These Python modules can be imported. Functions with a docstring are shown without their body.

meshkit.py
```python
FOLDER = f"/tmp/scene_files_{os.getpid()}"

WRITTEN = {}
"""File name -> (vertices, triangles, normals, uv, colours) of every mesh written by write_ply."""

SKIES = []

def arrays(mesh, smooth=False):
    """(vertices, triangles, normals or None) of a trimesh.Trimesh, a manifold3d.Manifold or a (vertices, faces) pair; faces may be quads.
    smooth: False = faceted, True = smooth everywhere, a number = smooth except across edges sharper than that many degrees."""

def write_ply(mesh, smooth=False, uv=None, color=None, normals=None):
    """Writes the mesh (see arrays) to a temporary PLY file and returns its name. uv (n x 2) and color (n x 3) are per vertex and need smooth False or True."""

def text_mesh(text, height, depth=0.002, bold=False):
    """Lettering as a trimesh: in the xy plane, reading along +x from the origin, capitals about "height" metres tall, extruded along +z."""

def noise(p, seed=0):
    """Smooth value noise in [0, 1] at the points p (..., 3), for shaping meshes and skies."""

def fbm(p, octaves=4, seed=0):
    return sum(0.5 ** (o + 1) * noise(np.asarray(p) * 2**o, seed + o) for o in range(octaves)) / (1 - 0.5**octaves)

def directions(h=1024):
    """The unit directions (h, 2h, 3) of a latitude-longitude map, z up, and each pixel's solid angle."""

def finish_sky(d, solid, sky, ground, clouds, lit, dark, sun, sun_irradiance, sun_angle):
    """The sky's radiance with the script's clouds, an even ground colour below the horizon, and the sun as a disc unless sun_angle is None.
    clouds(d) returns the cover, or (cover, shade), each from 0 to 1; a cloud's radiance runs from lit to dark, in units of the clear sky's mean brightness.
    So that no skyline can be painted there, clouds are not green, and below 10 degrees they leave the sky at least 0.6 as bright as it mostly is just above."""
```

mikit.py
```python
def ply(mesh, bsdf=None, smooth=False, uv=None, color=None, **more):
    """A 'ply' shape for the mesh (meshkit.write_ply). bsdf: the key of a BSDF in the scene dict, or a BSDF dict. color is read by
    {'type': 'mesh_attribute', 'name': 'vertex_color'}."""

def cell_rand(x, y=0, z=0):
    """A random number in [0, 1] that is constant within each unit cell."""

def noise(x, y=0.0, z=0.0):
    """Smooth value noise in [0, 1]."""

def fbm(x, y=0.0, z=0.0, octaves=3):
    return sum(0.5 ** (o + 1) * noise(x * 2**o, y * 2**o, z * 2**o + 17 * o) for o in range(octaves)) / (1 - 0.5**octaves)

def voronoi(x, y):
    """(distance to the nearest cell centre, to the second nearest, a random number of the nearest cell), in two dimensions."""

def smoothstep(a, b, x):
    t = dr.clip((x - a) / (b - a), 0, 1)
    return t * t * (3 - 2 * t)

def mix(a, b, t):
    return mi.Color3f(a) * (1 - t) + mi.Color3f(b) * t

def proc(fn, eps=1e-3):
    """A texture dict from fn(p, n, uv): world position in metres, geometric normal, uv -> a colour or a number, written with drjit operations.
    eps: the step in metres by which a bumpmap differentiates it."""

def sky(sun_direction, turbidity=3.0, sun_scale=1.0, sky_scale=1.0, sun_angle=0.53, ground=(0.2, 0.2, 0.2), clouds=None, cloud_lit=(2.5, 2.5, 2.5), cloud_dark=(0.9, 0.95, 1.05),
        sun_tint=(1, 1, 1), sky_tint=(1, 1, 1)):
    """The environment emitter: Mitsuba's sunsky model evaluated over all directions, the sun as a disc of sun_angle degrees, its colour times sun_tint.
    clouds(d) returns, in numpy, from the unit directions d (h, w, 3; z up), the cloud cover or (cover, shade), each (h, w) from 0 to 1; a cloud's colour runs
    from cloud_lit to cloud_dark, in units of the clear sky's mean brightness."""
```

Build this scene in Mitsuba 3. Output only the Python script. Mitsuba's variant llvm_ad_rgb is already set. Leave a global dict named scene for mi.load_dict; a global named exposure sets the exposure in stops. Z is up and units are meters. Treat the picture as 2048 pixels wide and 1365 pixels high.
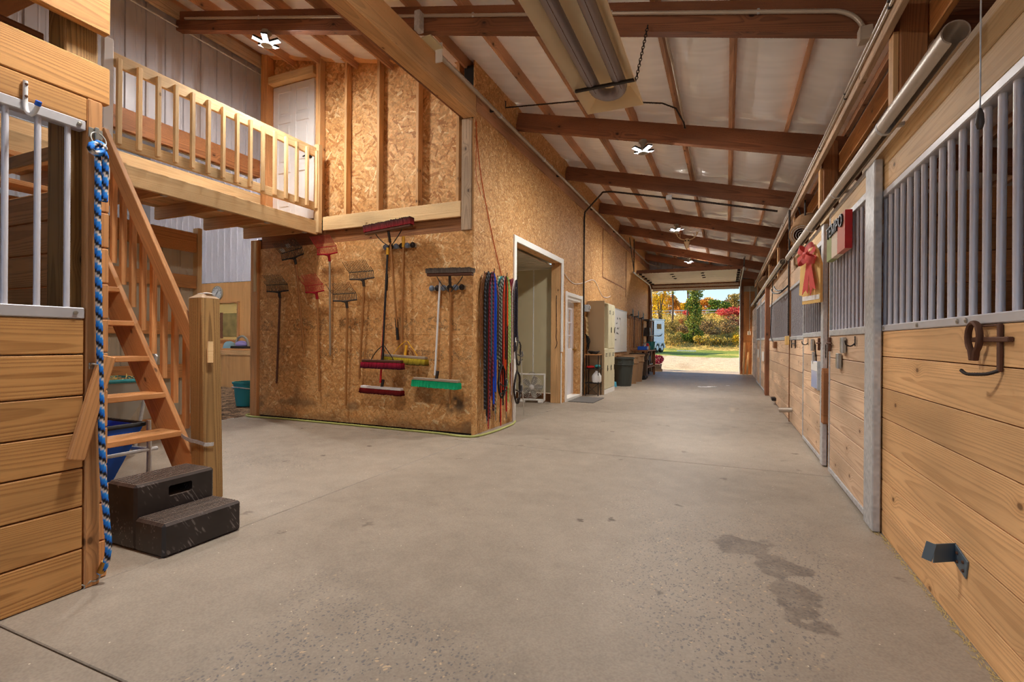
import math, numpy as np, trimesh, drjit as dr, mitsuba as mi, mikit, meshkit
from shapely.geometry import Polygon, box as sbox
from mikit import noise, fbm, voronoi, cell_rand, smoothstep, mix
T = mi.ScalarTransform4f
rng = np.random.default_rng(7)
scene, labels = {}, {}

# ---------------------------------------------------------------- camera
EYE = np.array([0.0, 0.0, 1.15])
YAW, PITCH, ROLL, FPX = 0.406523, -0.00038, 0.0073813, 997.14
_f = np.array([-math.sin(YAW) * math.cos(PITCH), math.cos(YAW) * math.cos(PITCH), math.sin(PITCH)])
_r = np.array([math.cos(YAW), math.sin(YAW), 0.0])
_u = -_r * math.sin(ROLL) + np.cross(_r, _f) * math.cos(ROLL)
scene['camera'] = {'type': 'perspective', 'fov_axis': 'x', 'fov': 2 * math.degrees(math.atan(1024 / FPX)),
                   'near_clip': 0.05, 'far_clip': 1000.0,
                   'to_world': T().look_at(origin=EYE.tolist(), target=(EYE + _f).tolist(), up=_u.tolist())}
# ---------------------------------------------------------------- light
SKY_SCALE, SUN_SCALE = 4.2, 4.0
scene['sky'] = {**mikit.sky((-0.86, 0.10, 0.50), turbidity=3.0, sun_scale=SUN_SCALE, sky_scale=SKY_SCALE, ground=(0.25, 0.22, 0.15),
                            sky_tint=(0.95, 1.0, 1.08)), 'sampling_weight': 6.0}
LAMP = np.array([1.0, 0.97, 0.92]) * 950.0           # radiance of the LED panels
exposure = 0.95


# ---------------------------------------------------------------- small mesh kit
def lin(r, g, b):
    return [((c / 255 + 0.055) / 1.055) ** 2.4 if c > 10 else c / 255 / 12.92 for c in (r, g, b)]


def un(a):
    a = np.asarray(a, float)
    return a / max(np.linalg.norm(a), 1e-12)


class G:
    """vertices, triangles, uv, colours"""
    def __init__(s, v=None, f=None, uv=None, c=None):
        s.v = np.zeros((0, 3)) if v is None else np.asarray(v, float)
        s.f = np.zeros((0, 3), int) if f is None else np.asarray(f, int)
        if s.f.ndim == 2 and s.f.shape[1] == 4:
            s.f = np.vstack([s.f[:, [0, 1, 2]], s.f[:, [0, 2, 3]]])
        s.uv = np.zeros((len(s.v), 2)) if uv is None else np.asarray(uv, float)
        s.c = c
    def __add__(s, o):
        c = None if s.c is None and o.c is None else np.vstack([x.c if x.c is not None else np.full((len(x.v), 3), .5) for x in (s, o)])
        return G(np.vstack([s.v, o.v]), np.vstack([s.f, o.f + len(s.v)]), np.vstack([s.uv, o.uv]), c)
    def m(s, R=None, t=(0, 0, 0)):
        v = s.v if R is None else s.v @ np.asarray(R).T
        return G(v + np.asarray(t, float), s.f, s.uv, s.c)
    def col(s, rgb):
        s.c = np.tile(np.asarray(rgb, float), (len(s.v), 1)); return s


def cat(gs):
    gs = list(gs)
    o, n = [0], 0
    for g in gs:
        n += len(g.v); o.append(n)
    c = None
    if any(g.c is not None for g in gs):
        c = np.vstack([g.c if g.c is not None else np.full((len(g.v), 3), .5) for g in gs])
    return G(np.vstack([g.v for g in gs]), np.vstack([g.f + k for g, k in zip(gs, o)]), np.vstack([g.uv for g in gs]), c)


def rot(axis, deg):
    a = un(axis); t = math.radians(deg); K = np.array([[0, -a[2], a[1]], [a[2], 0, -a[0]], [-a[1], a[0], 0]])
    return np.eye(3) + math.sin(t) * K + (1 - math.cos(t)) * K @ K


BID = [0]
def cbox(l, w, h, ch=0.003):
    """chamfered box centred at 0, 24 vertices; uv along/across for the wood grain"""
    BID[0] += 1
    k = 2 * (BID[0] % 211)
    v, uv, ids = [], [], {}
    H = np.array([l, w, h]) / 2
    ch = min(ch, H.min() * .45)
    for sx in (-1, 1):
        for sy in (-1, 1):
            for sz in (-1, 1):
                for ax in range(3):
                    p = H * (sx, sy, sz)
                    q = p - ch * np.array([sx, sy, sz]); q[ax] = p[ax]
                    ids[sx, sy, sz, ax] = len(v); v.append(q)
                    x, y, z = q
                    uv.append((x, y * .98 if ax == 2 else (w / 2 * sy + z * sy if ax == 1 else y)))
    f = []
    for ax in range(3):
        o = [i for i in range(3) if i != ax]
        for s in (-1, 1):
            c = []
            for a, b in ((-1, -1), (1, -1), (1, 1), (-1, 1)):
                t = [0, 0, 0]; t[ax] = s; t[o[0]] = a; t[o[1]] = b
                c.append(ids[(*t, ax)])
            if (s > 0) == (ax == 1): c = c[::-1]
            f += [(c[0], c[1], c[2]), (c[0], c[2], c[3])]
        for a in (-1, 1):                       # edges along axis ax
            for b in (-1, 1):
                def I(e, face):
                    t = [0, 0, 0]; t[ax] = e; t[o[0]] = a; t[o[1]] = b
                    return ids[(*t, face)]
                c = [I(-1, o[0]), I(1, o[0]), I(1, o[1]), I(-1, o[1])]
                if (a * b > 0) == (ax == 1): c = c[::-1]
                f += [(c[0], c[1], c[2]), (c[0], c[2], c[3])]
    for sx in (-1, 1):
        for sy in (-1, 1):
            for sz in (-1, 1):
                c = [ids[sx, sy, sz, a] for a in range(3)]
                f.append(c if sx * sy * sz > 0 else c[::-1])
    uv = np.array(uv); uv[:, 1] = np.clip(uv[:, 1], -.95, .95) + k
    v, f = np.array(v), np.array(f); q = v[f]
    flip = (np.cross(q[:, 1] - q[:, 0], q[:, 2] - q[:, 0]) * q.mean(1)).sum(1) < 0
    f[flip] = f[flip][:, ::-1]
    return G(v, f, uv)


def frame(p0, p1, up=(0, 0, 1)):
    x = un(np.subtract(p1, p0)); z = np.asarray(up, float) - x * np.dot(up, x)
    if np.linalg.norm(z) < 1e-6:
        z = np.array([1.0, 0, 0]) - x * x[0]
    z = un(z); return np.stack([x, np.cross(z, x), z], 1)


def beam(p0, p1, w, h, up=(0, 0, 1), ch=0.003):
    """board from p0 to p1 (axis), h along up, w across"""
    p0, p1 = np.asarray(p0, float), np.asarray(p1, float)
    return cbox(np.linalg.norm(p1 - p0), w, h, ch).m(frame(p0, p1, up), (p0 + p1) / 2)


def bx(x0, x1, y0, y1, z0, z1, ch=0.003, grain=None):
    """axis-aligned chamfered box, grain along the named axis (longest by default)"""
    d = np.array([x1 - x0, y1 - y0, z1 - z0]); c = np.array([x0 + x1, y0 + y1, z0 + z1]) / 2
    a = int(np.argmax(d)) if grain is None else grain
    e = np.eye(3)[a]; up = (0, 0, 1) if a != 2 else (0, 1, 0)
    return beam(c - e * d[a] / 2, c + e * d[a] / 2, d[3 - a - (2 if a != 2 else 1)], d[2 if a != 2 else 1], up, ch)


def tube(path, r, n=8, closed=False, cap=True, flat=1.0):
    P = np.asarray(path, float); N = len(P)
    r = np.broadcast_to(np.asarray(r, float), (N,))
    t = np.roll(P, -1, 0) - np.roll(P, 1, 0) if closed else np.gradient(P, axis=0)
    t /= np.linalg.norm(t, axis=1, keepdims=True) + 1e-12
    a = np.cross(t[0], (0, 0, 1) if abs(t[0][2]) < .9 else (1, 0, 0)); a = un(a)
    A = []
    for i in range(N):
        a = un(a - t[i] * np.dot(a, t[i])); A.append(a)
    A = np.array(A); B = np.cross(t, A); th = np.arange(n) * 2 * np.pi / n
    v = (P[:, None] + r[:, None, None] * (np.cos(th)[None, :, None] * A[:, None] + flat * np.sin(th)[None, :, None] * B[:, None])).reshape(-1, 3)
    L = np.concatenate([[0], np.cumsum(np.linalg.norm(np.diff(P, axis=0), axis=1))])
    uv = np.stack([np.repeat(L, n), np.tile(th, N)], 1)
    M = N if closed else N - 1
    i, j = np.meshgrid(np.arange(M), np.arange(n), indexing='ij')
    i2, j2 = (i + 1) % N, (j + 1) % n
    f = np.stack([i * n + j, i * n + j2, i2 * n + j2, i2 * n + j], -1).reshape(-1, 4)
    f = np.vstack([f[:, [0, 1, 2]], f[:, [0, 2, 3]]])
    if cap and not closed:
        k = len(v); v = np.vstack([v, P[:1], P[-1:]]); uv = np.vstack([uv, [[0, 0], [L[-1], 0]]])
        j = np.arange(n)
        f = np.vstack([f, np.stack([(j + 1) % n, j, j * 0 + k], 1), np.stack([(N - 1) * n + j, (N - 1) * n + (j + 1) % n, j * 0 + k + 1], 1)])
    return G(v, f, uv)


def rod(p0, p1, r, n=10):
    return tube([p0, p1], r, n)


def spl(pts, n=8):
    """smooth curve through the points"""
    from scipy.interpolate import PchipInterpolator
    p = np.asarray(pts, float); s = np.concatenate([[0], np.cumsum(np.linalg.norm(np.diff(p, axis=0), axis=1))])
    return PchipInterpolator(s, p)(np.linspace(0, s[-1], n * (len(p) - 1) + 1))


def lathe(prof, n=20, axis=(0, 0, 1), at=(0, 0, 0)):
    prof = np.asarray(prof, float); th = np.arange(n) * 2 * np.pi / n
    v = np.stack([prof[:, :1] * np.cos(th), prof[:, :1] * np.sin(th), np.repeat(prof[:, 1:], n, 1)], -1).reshape(-1, 3)
    i, j = np.meshgrid(np.arange(len(prof) - 1), np.arange(n), indexing='ij')
    j2 = (j + 1) % n
    f = np.stack([i * n + j, i * n + j2, (i + 1) * n + j2, (i + 1) * n + j], -1).reshape(-1, 4)
    uv = np.stack([np.repeat(prof[:, 1], n), np.tile(th, len(prof))], 1)
    z = un(axis); x = un(np.cross(z, (0, 1, 0) if abs(z[1]) < .9 else (1, 0, 0)))
    return G(v, f, uv).m(np.stack([x, np.cross(z, x), z], 1), at)


def prism(poly, d, R=None, t=(0, 0, 0)):
    """2-D polygon (points or shapely) extruded by d along +z, then R and t"""
    p = poly if hasattr(poly, 'exterior') else Polygon(poly)
    m = trimesh.creation.extrude_polygon(p, d)
    return G(m.vertices, m.faces, np.asarray(m.vertices)[:, :2]).m(R, t)


def ball(r, at=(0, 0, 0), s=(1, 1, 1), sub=2):
    m = trimesh.creation.icosphere(subdivisions=sub, radius=r)
    return G(np.asarray(m.vertices) * s + at, m.faces)


def text(s, h, d=.003, bold=True):
    m = meshkit.text_mesh(s, h, d, bold); return G(m.vertices, m.faces)


# frames for flat things fixed to walls: columns are the images of x (right as seen), y (up), z (towards the viewer)
ON_LEFT = np.array([[0, 0, 1.0], [1, 0, 0], [0, 1, 0]])       # on wall X=const seen from +X: x -> +Y, z -> +X
ON_RIGHT = np.array([[0, 0, -1.0], [-1, 0, 0], [0, 1, 0]])    # seen from -X: x -> -Y, z -> -X
ON_FRONT = np.array([[1.0, 0, 0], [0, 0, -1.0], [0, 1, 0]])   # seen from -Y: x -> +X, z -> -Y


# ---------------------------------------------------------------- scene tree
def key_of(name, parent=None):
    k = f'{parent}__{name}' if parent else name
    if k not in USED:
        USED.add(k); return k
    i = 1
    while f'{k}_{i:03d}' in USED: i += 1
    k = f'{k}_{i:03d}'; USED.add(k); return k
USED = set()


def put(key, g, mat, smooth=False, uv=True, **more):
    if isinstance(g, dict):
        scene[key] = dict(g, **more); return key
    s = smooth
    if not isinstance(s, bool):
        uv = False
    scene[key] = mikit.ply((g.v, g.f), mat, smooth=s, uv=g.uv if uv and g.c is None else None, color=g.c, **more)
    return key


def tag(key, label=None, category=None, group=None, kind=None):
    d = labels.setdefault(key, {})
    for a, b in (('label', label), ('category', category), ('group', group), ('kind', kind)):
        if b: d[a] = b
    return key


def thing(name, label, category, group=None):
    return tag(key_of(name), label, category, group)


def one(name, label, category, g, mat, smooth=False, group=None, **kw):
    k = thing(name, label, category, group); put(k, g, mat, smooth, **kw); return k


def part(parent, name, g, mat, smooth=False, label=None, kind=None, **kw):
    k = key_of(name, parent); put(k, g, mat, smooth, **kw)
    if label or kind: tag(k, label, kind=kind)
    return k


def struct(name, g=None, mat=None, label=None, category=None, smooth=False, **kw):
    k = key_of(name); tag(k, label, category, kind='structure')
    if g is not None: put(k, g, mat, smooth, **kw)
    return k


# ---------------------------------------------------------------- materials
def two(b): return {'type': 'twosided', 'nested': b}
def mat(name, rgb, rough=.6, metal=0., spec=.4, **kw):
    c = rgb if isinstance(rgb, dict) else {'type': 'rgb', 'value': lin(*rgb)}
    scene[name] = two({'type': 'principled', 'base_color': c, 'roughness': rough, 'metallic': metal, 'specular': spec, **kw})
    return name


def wood(name, light, dark, ring=.6, rough=.6, blot=.35, spec=.3, knot=.62):
    L, D = lin(*light), lin(*dark)
    DK = [x * .35 for x in D]
    def fn(p, n, uv):
        u, v0 = uv.x, uv.y
        k = dr.floor(v0 * .5 + .5)
        v = v0 - 2 * k
        h1, h2 = cell_rand(k, 11), cell_rand(k, 23)
        uu = u + h1 * 40
        c = (h2 - .5) * .15
        kx = dr.floor(uu / .6)
        kc = (kx + .2 + .6 * cell_rand(kx, k, 5)) * .6
        kv = (cell_rand(kx, k, 7) - .5) * .16
        on = dr.select(cell_rand(kx, k, 9) > knot, 1., 0.)
        d = dr.sqrt(dr.square((uu - kc) * .6) + dr.square(v - kv))
        w = fbm(uu * .8, v * 7 + k * 3.1, 1.7, 2)
        t = dr.square(v - c) * 480 + uu * 1.1 + w * 4.2 + on * 2.2 * dr.exp(-dr.square(d * 28))
        s = t - dr.floor(t)
        g = smoothstep(.3, .9, s) * (1 - smoothstep(.9, 1., s))
        fib = noise(uu * 10, v * 260, k)
        b = fbm(uu * 1.6 + k, v * 5, 5.1, 2)
        col = mix(L, D, dr.clip(g * ring * (.5 + .8 * b) + (fib - .5) * .3, 0, 1))
        col = col * ((1 - blot) + 2 * blot * b) * (.84 + .32 * h2)
        col = mix(col, D, on * .6 * dr.exp(-dr.square(d * 45)))
        return mix(col, DK, on * .85 * (1 - smoothstep(.007, .014, d)))
    return mat(name, mikit.proc(fn), rough, 0., spec)


wood('wood_honey', (206, 152, 92), (146, 92, 44), .6)
wood('wood_tan', (218, 172, 120), (170, 122, 76), .5)
wood('wood_pale', (208, 178, 148), (166, 130, 100), .5)
wood('wood_fresh', (222, 190, 142), (186, 146, 96), .4)
wood('wood_orange', (202, 146, 94), (156, 104, 62), .5)
wood('wood_dark', (138, 90, 62), (80, 50, 36), .55, blot=.5)
wood('wood_purlin', (184, 138, 104), (132, 90, 62), .5, blot=.5)
wood('wood_brown', (150, 100, 62), (96, 60, 36), .65)
wood('wood_treated', (152, 118, 74), (98, 72, 42), .7)
wood('wood_grey', (176, 152, 126), (124, 100, 80), .5)


def osb(name, tone, stamp=False, big_=1.0, con=.5):
    pal = [lin(*c) for c in ((226, 186, 134), (212, 166, 110), (198, 148, 92), (178, 126, 74), (238, 210, 164))]
    def fn(p, n, uv):
        x, y = uv.x / big_, uv.y / big_
        best, val, edge = mi.Float(-1), mi.Float(.45), mi.Float(0)
        for layer, cs in ((0, .052), (1, .04)):
            qx, qy = x / cs + 31.3 * layer, y / cs + 17.7 * layer
            for a in (-1, 0, 1):
                for b in (-1, 0, 1):
                    cx, cy = dr.floor(qx) + a, dr.floor(qy) + b
                    dx = (cx + cell_rand(cx, cy, 1 + 10 * layer) - qx) * cs
                    dy = (cy + cell_rand(cx, cy, 2 + 10 * layer) - qy) * cs
                    th = (cell_rand(cx, cy, 3) - .5) * 2.6
                    ct, st = dr.cos(th), dr.sin(th)
                    lx, ly = dx * ct + dy * st, dy * ct - dx * st
                    r = cell_rand(cx, cy, 4 + layer)
                    inside = (dr.abs(lx) < .02 + .03 * r) & (dr.abs(ly) < .0045 + .008 * cell_rand(cx, cy, 6))
                    pr = cell_rand(cx, cy, 8 + layer)
                    top = inside & (pr > best)
                    best = dr.select(top, pr, best)
                    val = dr.select(top, cell_rand(cx, cy, 9 + layer), val)
        big = fbm(x * 1.1, y * 1.1, 3.3, 3)
        t = dr.clip((val - .5) * con * 2 + .5 + (big - .5) * .5, 0, 1) * 3.999
        col = mix(pal[3], pal[2], dr.clip(t, 0, 1))
        col = mix(col, pal[1], dr.clip(t - 1, 0, 1))
        col = mix(col, pal[0], dr.clip(t - 2, 0, 1))
        col = mix(col, pal[4], dr.select(val > .95, 1., 0.))
        col = col * (.82 + .36 * noise(x * 90, y * 90, 2.)) * mi.Color3f(tone)
        x, y = uv.x, uv.y
        if stamp:       # printed grade-stamp rows of the panel maker, worn and broken up
            m = mi.Float(0)
            for z0, z1 in ((1.27, 1.45), (.885, 1.03)):
                row = smoothstep(z0, z0 + .01, y) * (1 - smoothstep(z1 - .01, z1, y))
                g = dr.select(cell_rand(dr.floor(x * 150), dr.floor(y * 95), 3) > .55, 1., 0.) * dr.select(cell_rand(dr.floor(x * 22), dr.floor(y * 24), 6) > .35, 1., 0.) * dr.select(noise(x * 2.2, z0 * 9) > .42, 1., .0)
                m = dr.maximum(m, row * g * smoothstep(.25, .5, noise(x * 25, y * 25, 4)))
            col = mix(col, [.06, .045, .03], m * .6)
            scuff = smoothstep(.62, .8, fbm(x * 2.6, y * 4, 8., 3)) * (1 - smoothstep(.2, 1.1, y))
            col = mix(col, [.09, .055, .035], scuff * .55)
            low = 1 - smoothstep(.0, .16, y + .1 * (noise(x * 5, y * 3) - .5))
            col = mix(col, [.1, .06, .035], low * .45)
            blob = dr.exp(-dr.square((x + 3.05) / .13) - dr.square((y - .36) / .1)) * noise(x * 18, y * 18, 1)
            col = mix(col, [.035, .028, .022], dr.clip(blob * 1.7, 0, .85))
        return col
    return mat(name, mikit.proc(fn), .65, 0., .3)
osb('osb', (.86, .80, .74), False, 1.1, .42)
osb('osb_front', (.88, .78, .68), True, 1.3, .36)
osb('osb_light', (.92, .86, .8), False, 1.7, .62)


def concrete(p, n, uv):
    x, y = p.x, p.y
    a = fbm(x * .7, y * .7, 1., 4)
    b = fbm(x * 9, y * 9, 2., 3)
    col = mix(lin(138, 126, 112), lin(166, 153, 137), dr.clip(.5 + (a - .5) * 1.3 + (b - .5) * .5, 0, 1))
    col = col * (.9 + .2 * noise(x * 160, y * 160, 1.))
    # worn patch where the stones of the mix show
    wear = smoothstep(.42, .6, fbm(x * .8 + 3, y * .8 + 1, 6., 2)) * (1 - smoothstep(2.6, 4.6, y))
    d1, d2, w = voronoi(x * 84 + 1.2 * noise(x * 40, y * 40, 3.), y * 66 + 1.2 * noise(x * 40, y * 40, 7.))
    st = (1 - smoothstep(.12 + .3 * cell_rand(w * 999), .2 + .34 * cell_rand(w * 999), d1)) * dr.select(w > .62, 1., 0.) * wear
    col = mix(col, mix(lin(82, 84, 90), lin(206, 178, 140), dr.select(w > .965, 1., 0.)), st * .6)
    # chaff and dark specks
    e1, e2, q = voronoi(x * 11 + .3, y * 11)
    col = mix(col, lin(232, 220, 196), (1 - smoothstep(.02, .045, e1)) * dr.select(q > .86, .8, 0.))
    h1, h2, h3 = voronoi(x * 1.5 + 5.1, y * 1.5 + .7)
    hv = h1 + .16 * (fbm(x * 22, y * 30, 5., 2) - .35)
    col = mix(col, lin(88, 76, 64), (1 - smoothstep(.025, .07, hv)) * dr.select(h3 > .5, .2 + .6 * h3 * h3, 0.))
    # wet splashes
    m = mi.Float(0)
    wob = (fbm(x * 8, y * 8, 3., 4) - .5) * 2.4
    for cx, cy, rx, ry in ((.075, 3.06, .15, .10), (.12, 3.15, .14, .10), (.235, 2.88, .15, .17), (.295, 2.66, .09, .16), (.315, 2.44, .10, .16), (.345, 2.36, .11, .09)):
        d = dr.sqrt(dr.square((x - cx) / rx) + dr.square((y - cy) / ry)) + wob
        m = dr.maximum(m, 1 - smoothstep(.6, .95, d))
    col = mix(col, lin(88, 76, 68), m * (.3 + .6 * fbm(x * 14, y * 14, 9., 2)) * (.6 + .5 * noise(x * 90, y * 90, 5.)))
    for cx, cy, rx, ry in ((-.52, 13.75, .17, .12), (-.35, 13.95, .1, .08), (.02, 14.5, .07, .06)):     # spilt white paint
        d = dr.sqrt(dr.square((x - cx) / rx) + dr.square((y - cy) / ry)) + .8 * (noise(x * 9, y * 9, 2.) - .5)
        col = mix(col, lin(236, 234, 230), 1 - smoothstep(.8, .95, d))
    return col
mat('concrete', mikit.proc(concrete), .55, 0., .4)


def vinyl(p, n, uv):
    a = fbm(p.x * 1.2, p.y * 1.5, 1., 3)
    return mix(lin(232, 232, 234), lin(248, 248, 250), a) * (.95 + .1 * noise(p.x * 3, p.y * 22, 2.))
mat('vinyl', mikit.proc(vinyl), .24, 0., .8, clearcoat=.6, clearcoat_gloss=.8)


def liner(p, n, uv):
    x, z = p.y + p.x, p.z
    st = smoothstep(.55, .8, fbm(x * 13, z * .7, 2., 3)) * smoothstep(.35, .6, noise(x * .9, z * 1.3, 4.))
    col = mix(lin(176, 174, 180), lin(156, 152, 154), fbm(x * 2, z * 1.2, 1., 3))
    return mix(col, lin(132, 104, 78), st * .5)
mat('metal_liner', mikit.proc(liner), .42, 0., .5)


def tan_liner(p, n, uv):
    return mix(lin(176, 166, 146), lin(198, 188, 168), fbm((p.x + p.y) * 3, p.z * 1.1, 1., 3))
mat('tan_liner', mikit.proc(tan_liner), .45, 0., .4)


def galv(p, n, uv):
    a = noise(p.x * 60 + p.y * 60, p.z * 60, 1.) * .5 + fbm(p.y * 5, p.z * 5, p.x * 5, 2) * .5
    return mix(lin(164, 166, 168), lin(216, 216, 216), a)
mat('galvanised', mikit.proc(galv), .42, .35, .5)
mat('steel_bar', (212, 210, 218), .38, .15, .5)
mat('steel_bar_dull', (150, 146, 150), .5, .2, .4)
mat('steel_rail', (196, 194, 196), .42, .3, .5)
mat('pipe_grey', (182, 168, 152), .38, .35, .5)
mat('iron_dark', (52, 44, 40), .55, .5)
mat('rust', (98, 66, 50), .7, .4)
mat('zinc', (170, 166, 156), .38, .75)
mat('brass', (176, 132, 62), .35, .8)
mat('white_paint', (226, 224, 222), .4)
mat('white_trim', (232, 230, 224), .45)
mat('cream_panel', (206, 194, 158), .5)
mat('black_plastic', (30, 28, 28), .45)
mat('dark_rubber', (44, 38, 36), .6)
mat('blue_plastic', (24, 92, 206), .4)
mat('teal_plastic', (40, 126, 130), .45)
mat('grey_plastic', (150, 142, 128), .5)
mat('black_gap', (24, 18, 14), .8)


# ================================================================ the setting
def zr(x): return 4.21 - .2415 * (x + 2.81)              # underside of the rafters

RAFTER_Y = [-3.2, -.75, 1.7, 4.15, 6.62, 9.0, 11.66, 14.05, 16.55, 18.95]
# floor: slabs with narrow open joints
floor = struct('floor', bx(-6.55, 4.7, -4.2, 20.0, -.14, -.02), 'black_gap', label='bare concrete floor of the barn aisle with saw-cut joints')
XJ, YJ = [-6.55, -2.71, .905], [-4.2, 1.02, 5.03, 8.07, 11.1, 14.1, 17.1, 21.5]
for i in range(2):
    for j in range(7):
        part(floor, 'slab', bx(XJ[i] + .003, XJ[i + 1] - .003, YJ[j] + .003, YJ[j + 1] - .003, -.1, 0, .004), 'concrete')
def dirt(p, n, uv):
    a = fbm(p.x * 14, p.y * 14, 2., 4); b = fbm(p.x * 45, p.y * 45, 1., 2)
    return mix(lin(52, 40, 32), lin(138, 112, 88), smoothstep(.3, .72, a * .6 + b * .4))
mat('dirt', mikit.proc(dirt), .9, 0., .1)
def st3(*a): return np.stack(np.broadcast_arrays(*a), -1).astype(float)
def grid(x0, x1, y0, y1, nx, ny, fz):
    X, Y = np.meshgrid(np.linspace(x0, x1, nx), np.linspace(y0, y1, ny), indexing='ij')
    v = np.stack([X, Y, fz(X, Y)], -1).reshape(-1, 3)
    i, j = np.meshgrid(np.arange(nx - 1), np.arange(ny - 1), indexing='ij')
    f = np.stack([i * ny + j, (i + 1) * ny + j, (i + 1) * ny + j + 1, i * ny + j + 1], -1).reshape(-1, 4)
    return G(v, f, v[:, :2])
struct('arena_ground', grid(-15, -6.56, -4, 8.7, 110, 160, lambda X, Y: -.03 + .055 * meshkit.fbm(st3(X * 4, Y * 4, 0), 3, 4)), 'dirt', smooth=True,
       label='loose brown footing of the riding arena beyond the opening')
struct('stall_ground', grid(.92, 4.7, -4, 20, 12, 60, lambda X, Y: -.015 + X * 0), 'dirt', label='dirt floor inside the right hand stalls')

# ceiling: white vinyl-faced insulation between purlins, on rafters
ceiling = struct('ceiling', cat([beam((-6.7, (a + b) / 2, zr(-6.7) + .5), (4.8, (a + b) / 2, zr(4.8) + .5), b - a, .03) for a, b in ((-3.6, 20.2),)]), 'tan_liner',
                 label='sloped barn ceiling of dark rafters, purlins and white sheeting')
for y in RAFTER_Y:
    x0 = -6.5 if y < 5.4 else -2.8
    part(ceiling, 'rafter', beam((x0, y + .045, zr(x0) + .1175), (4.6, y + .045, zr(4.6) + .1175), .09, .235, ch=.004), 'wood_dark')
PURX = [.04 + .595 * k for k in range(-11, 8)]
for x in PURX:
    y1 = 20.0 if x > -2.85 else 5.6
    part(ceiling, 'purlin', beam((x, -3.5, zr(x) + .235 + .07), (x, y1, zr(x) + .235 + .07), .042, .14, up=(.235, 0, .97), ch=.003), 'wood_purlin')
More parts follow.
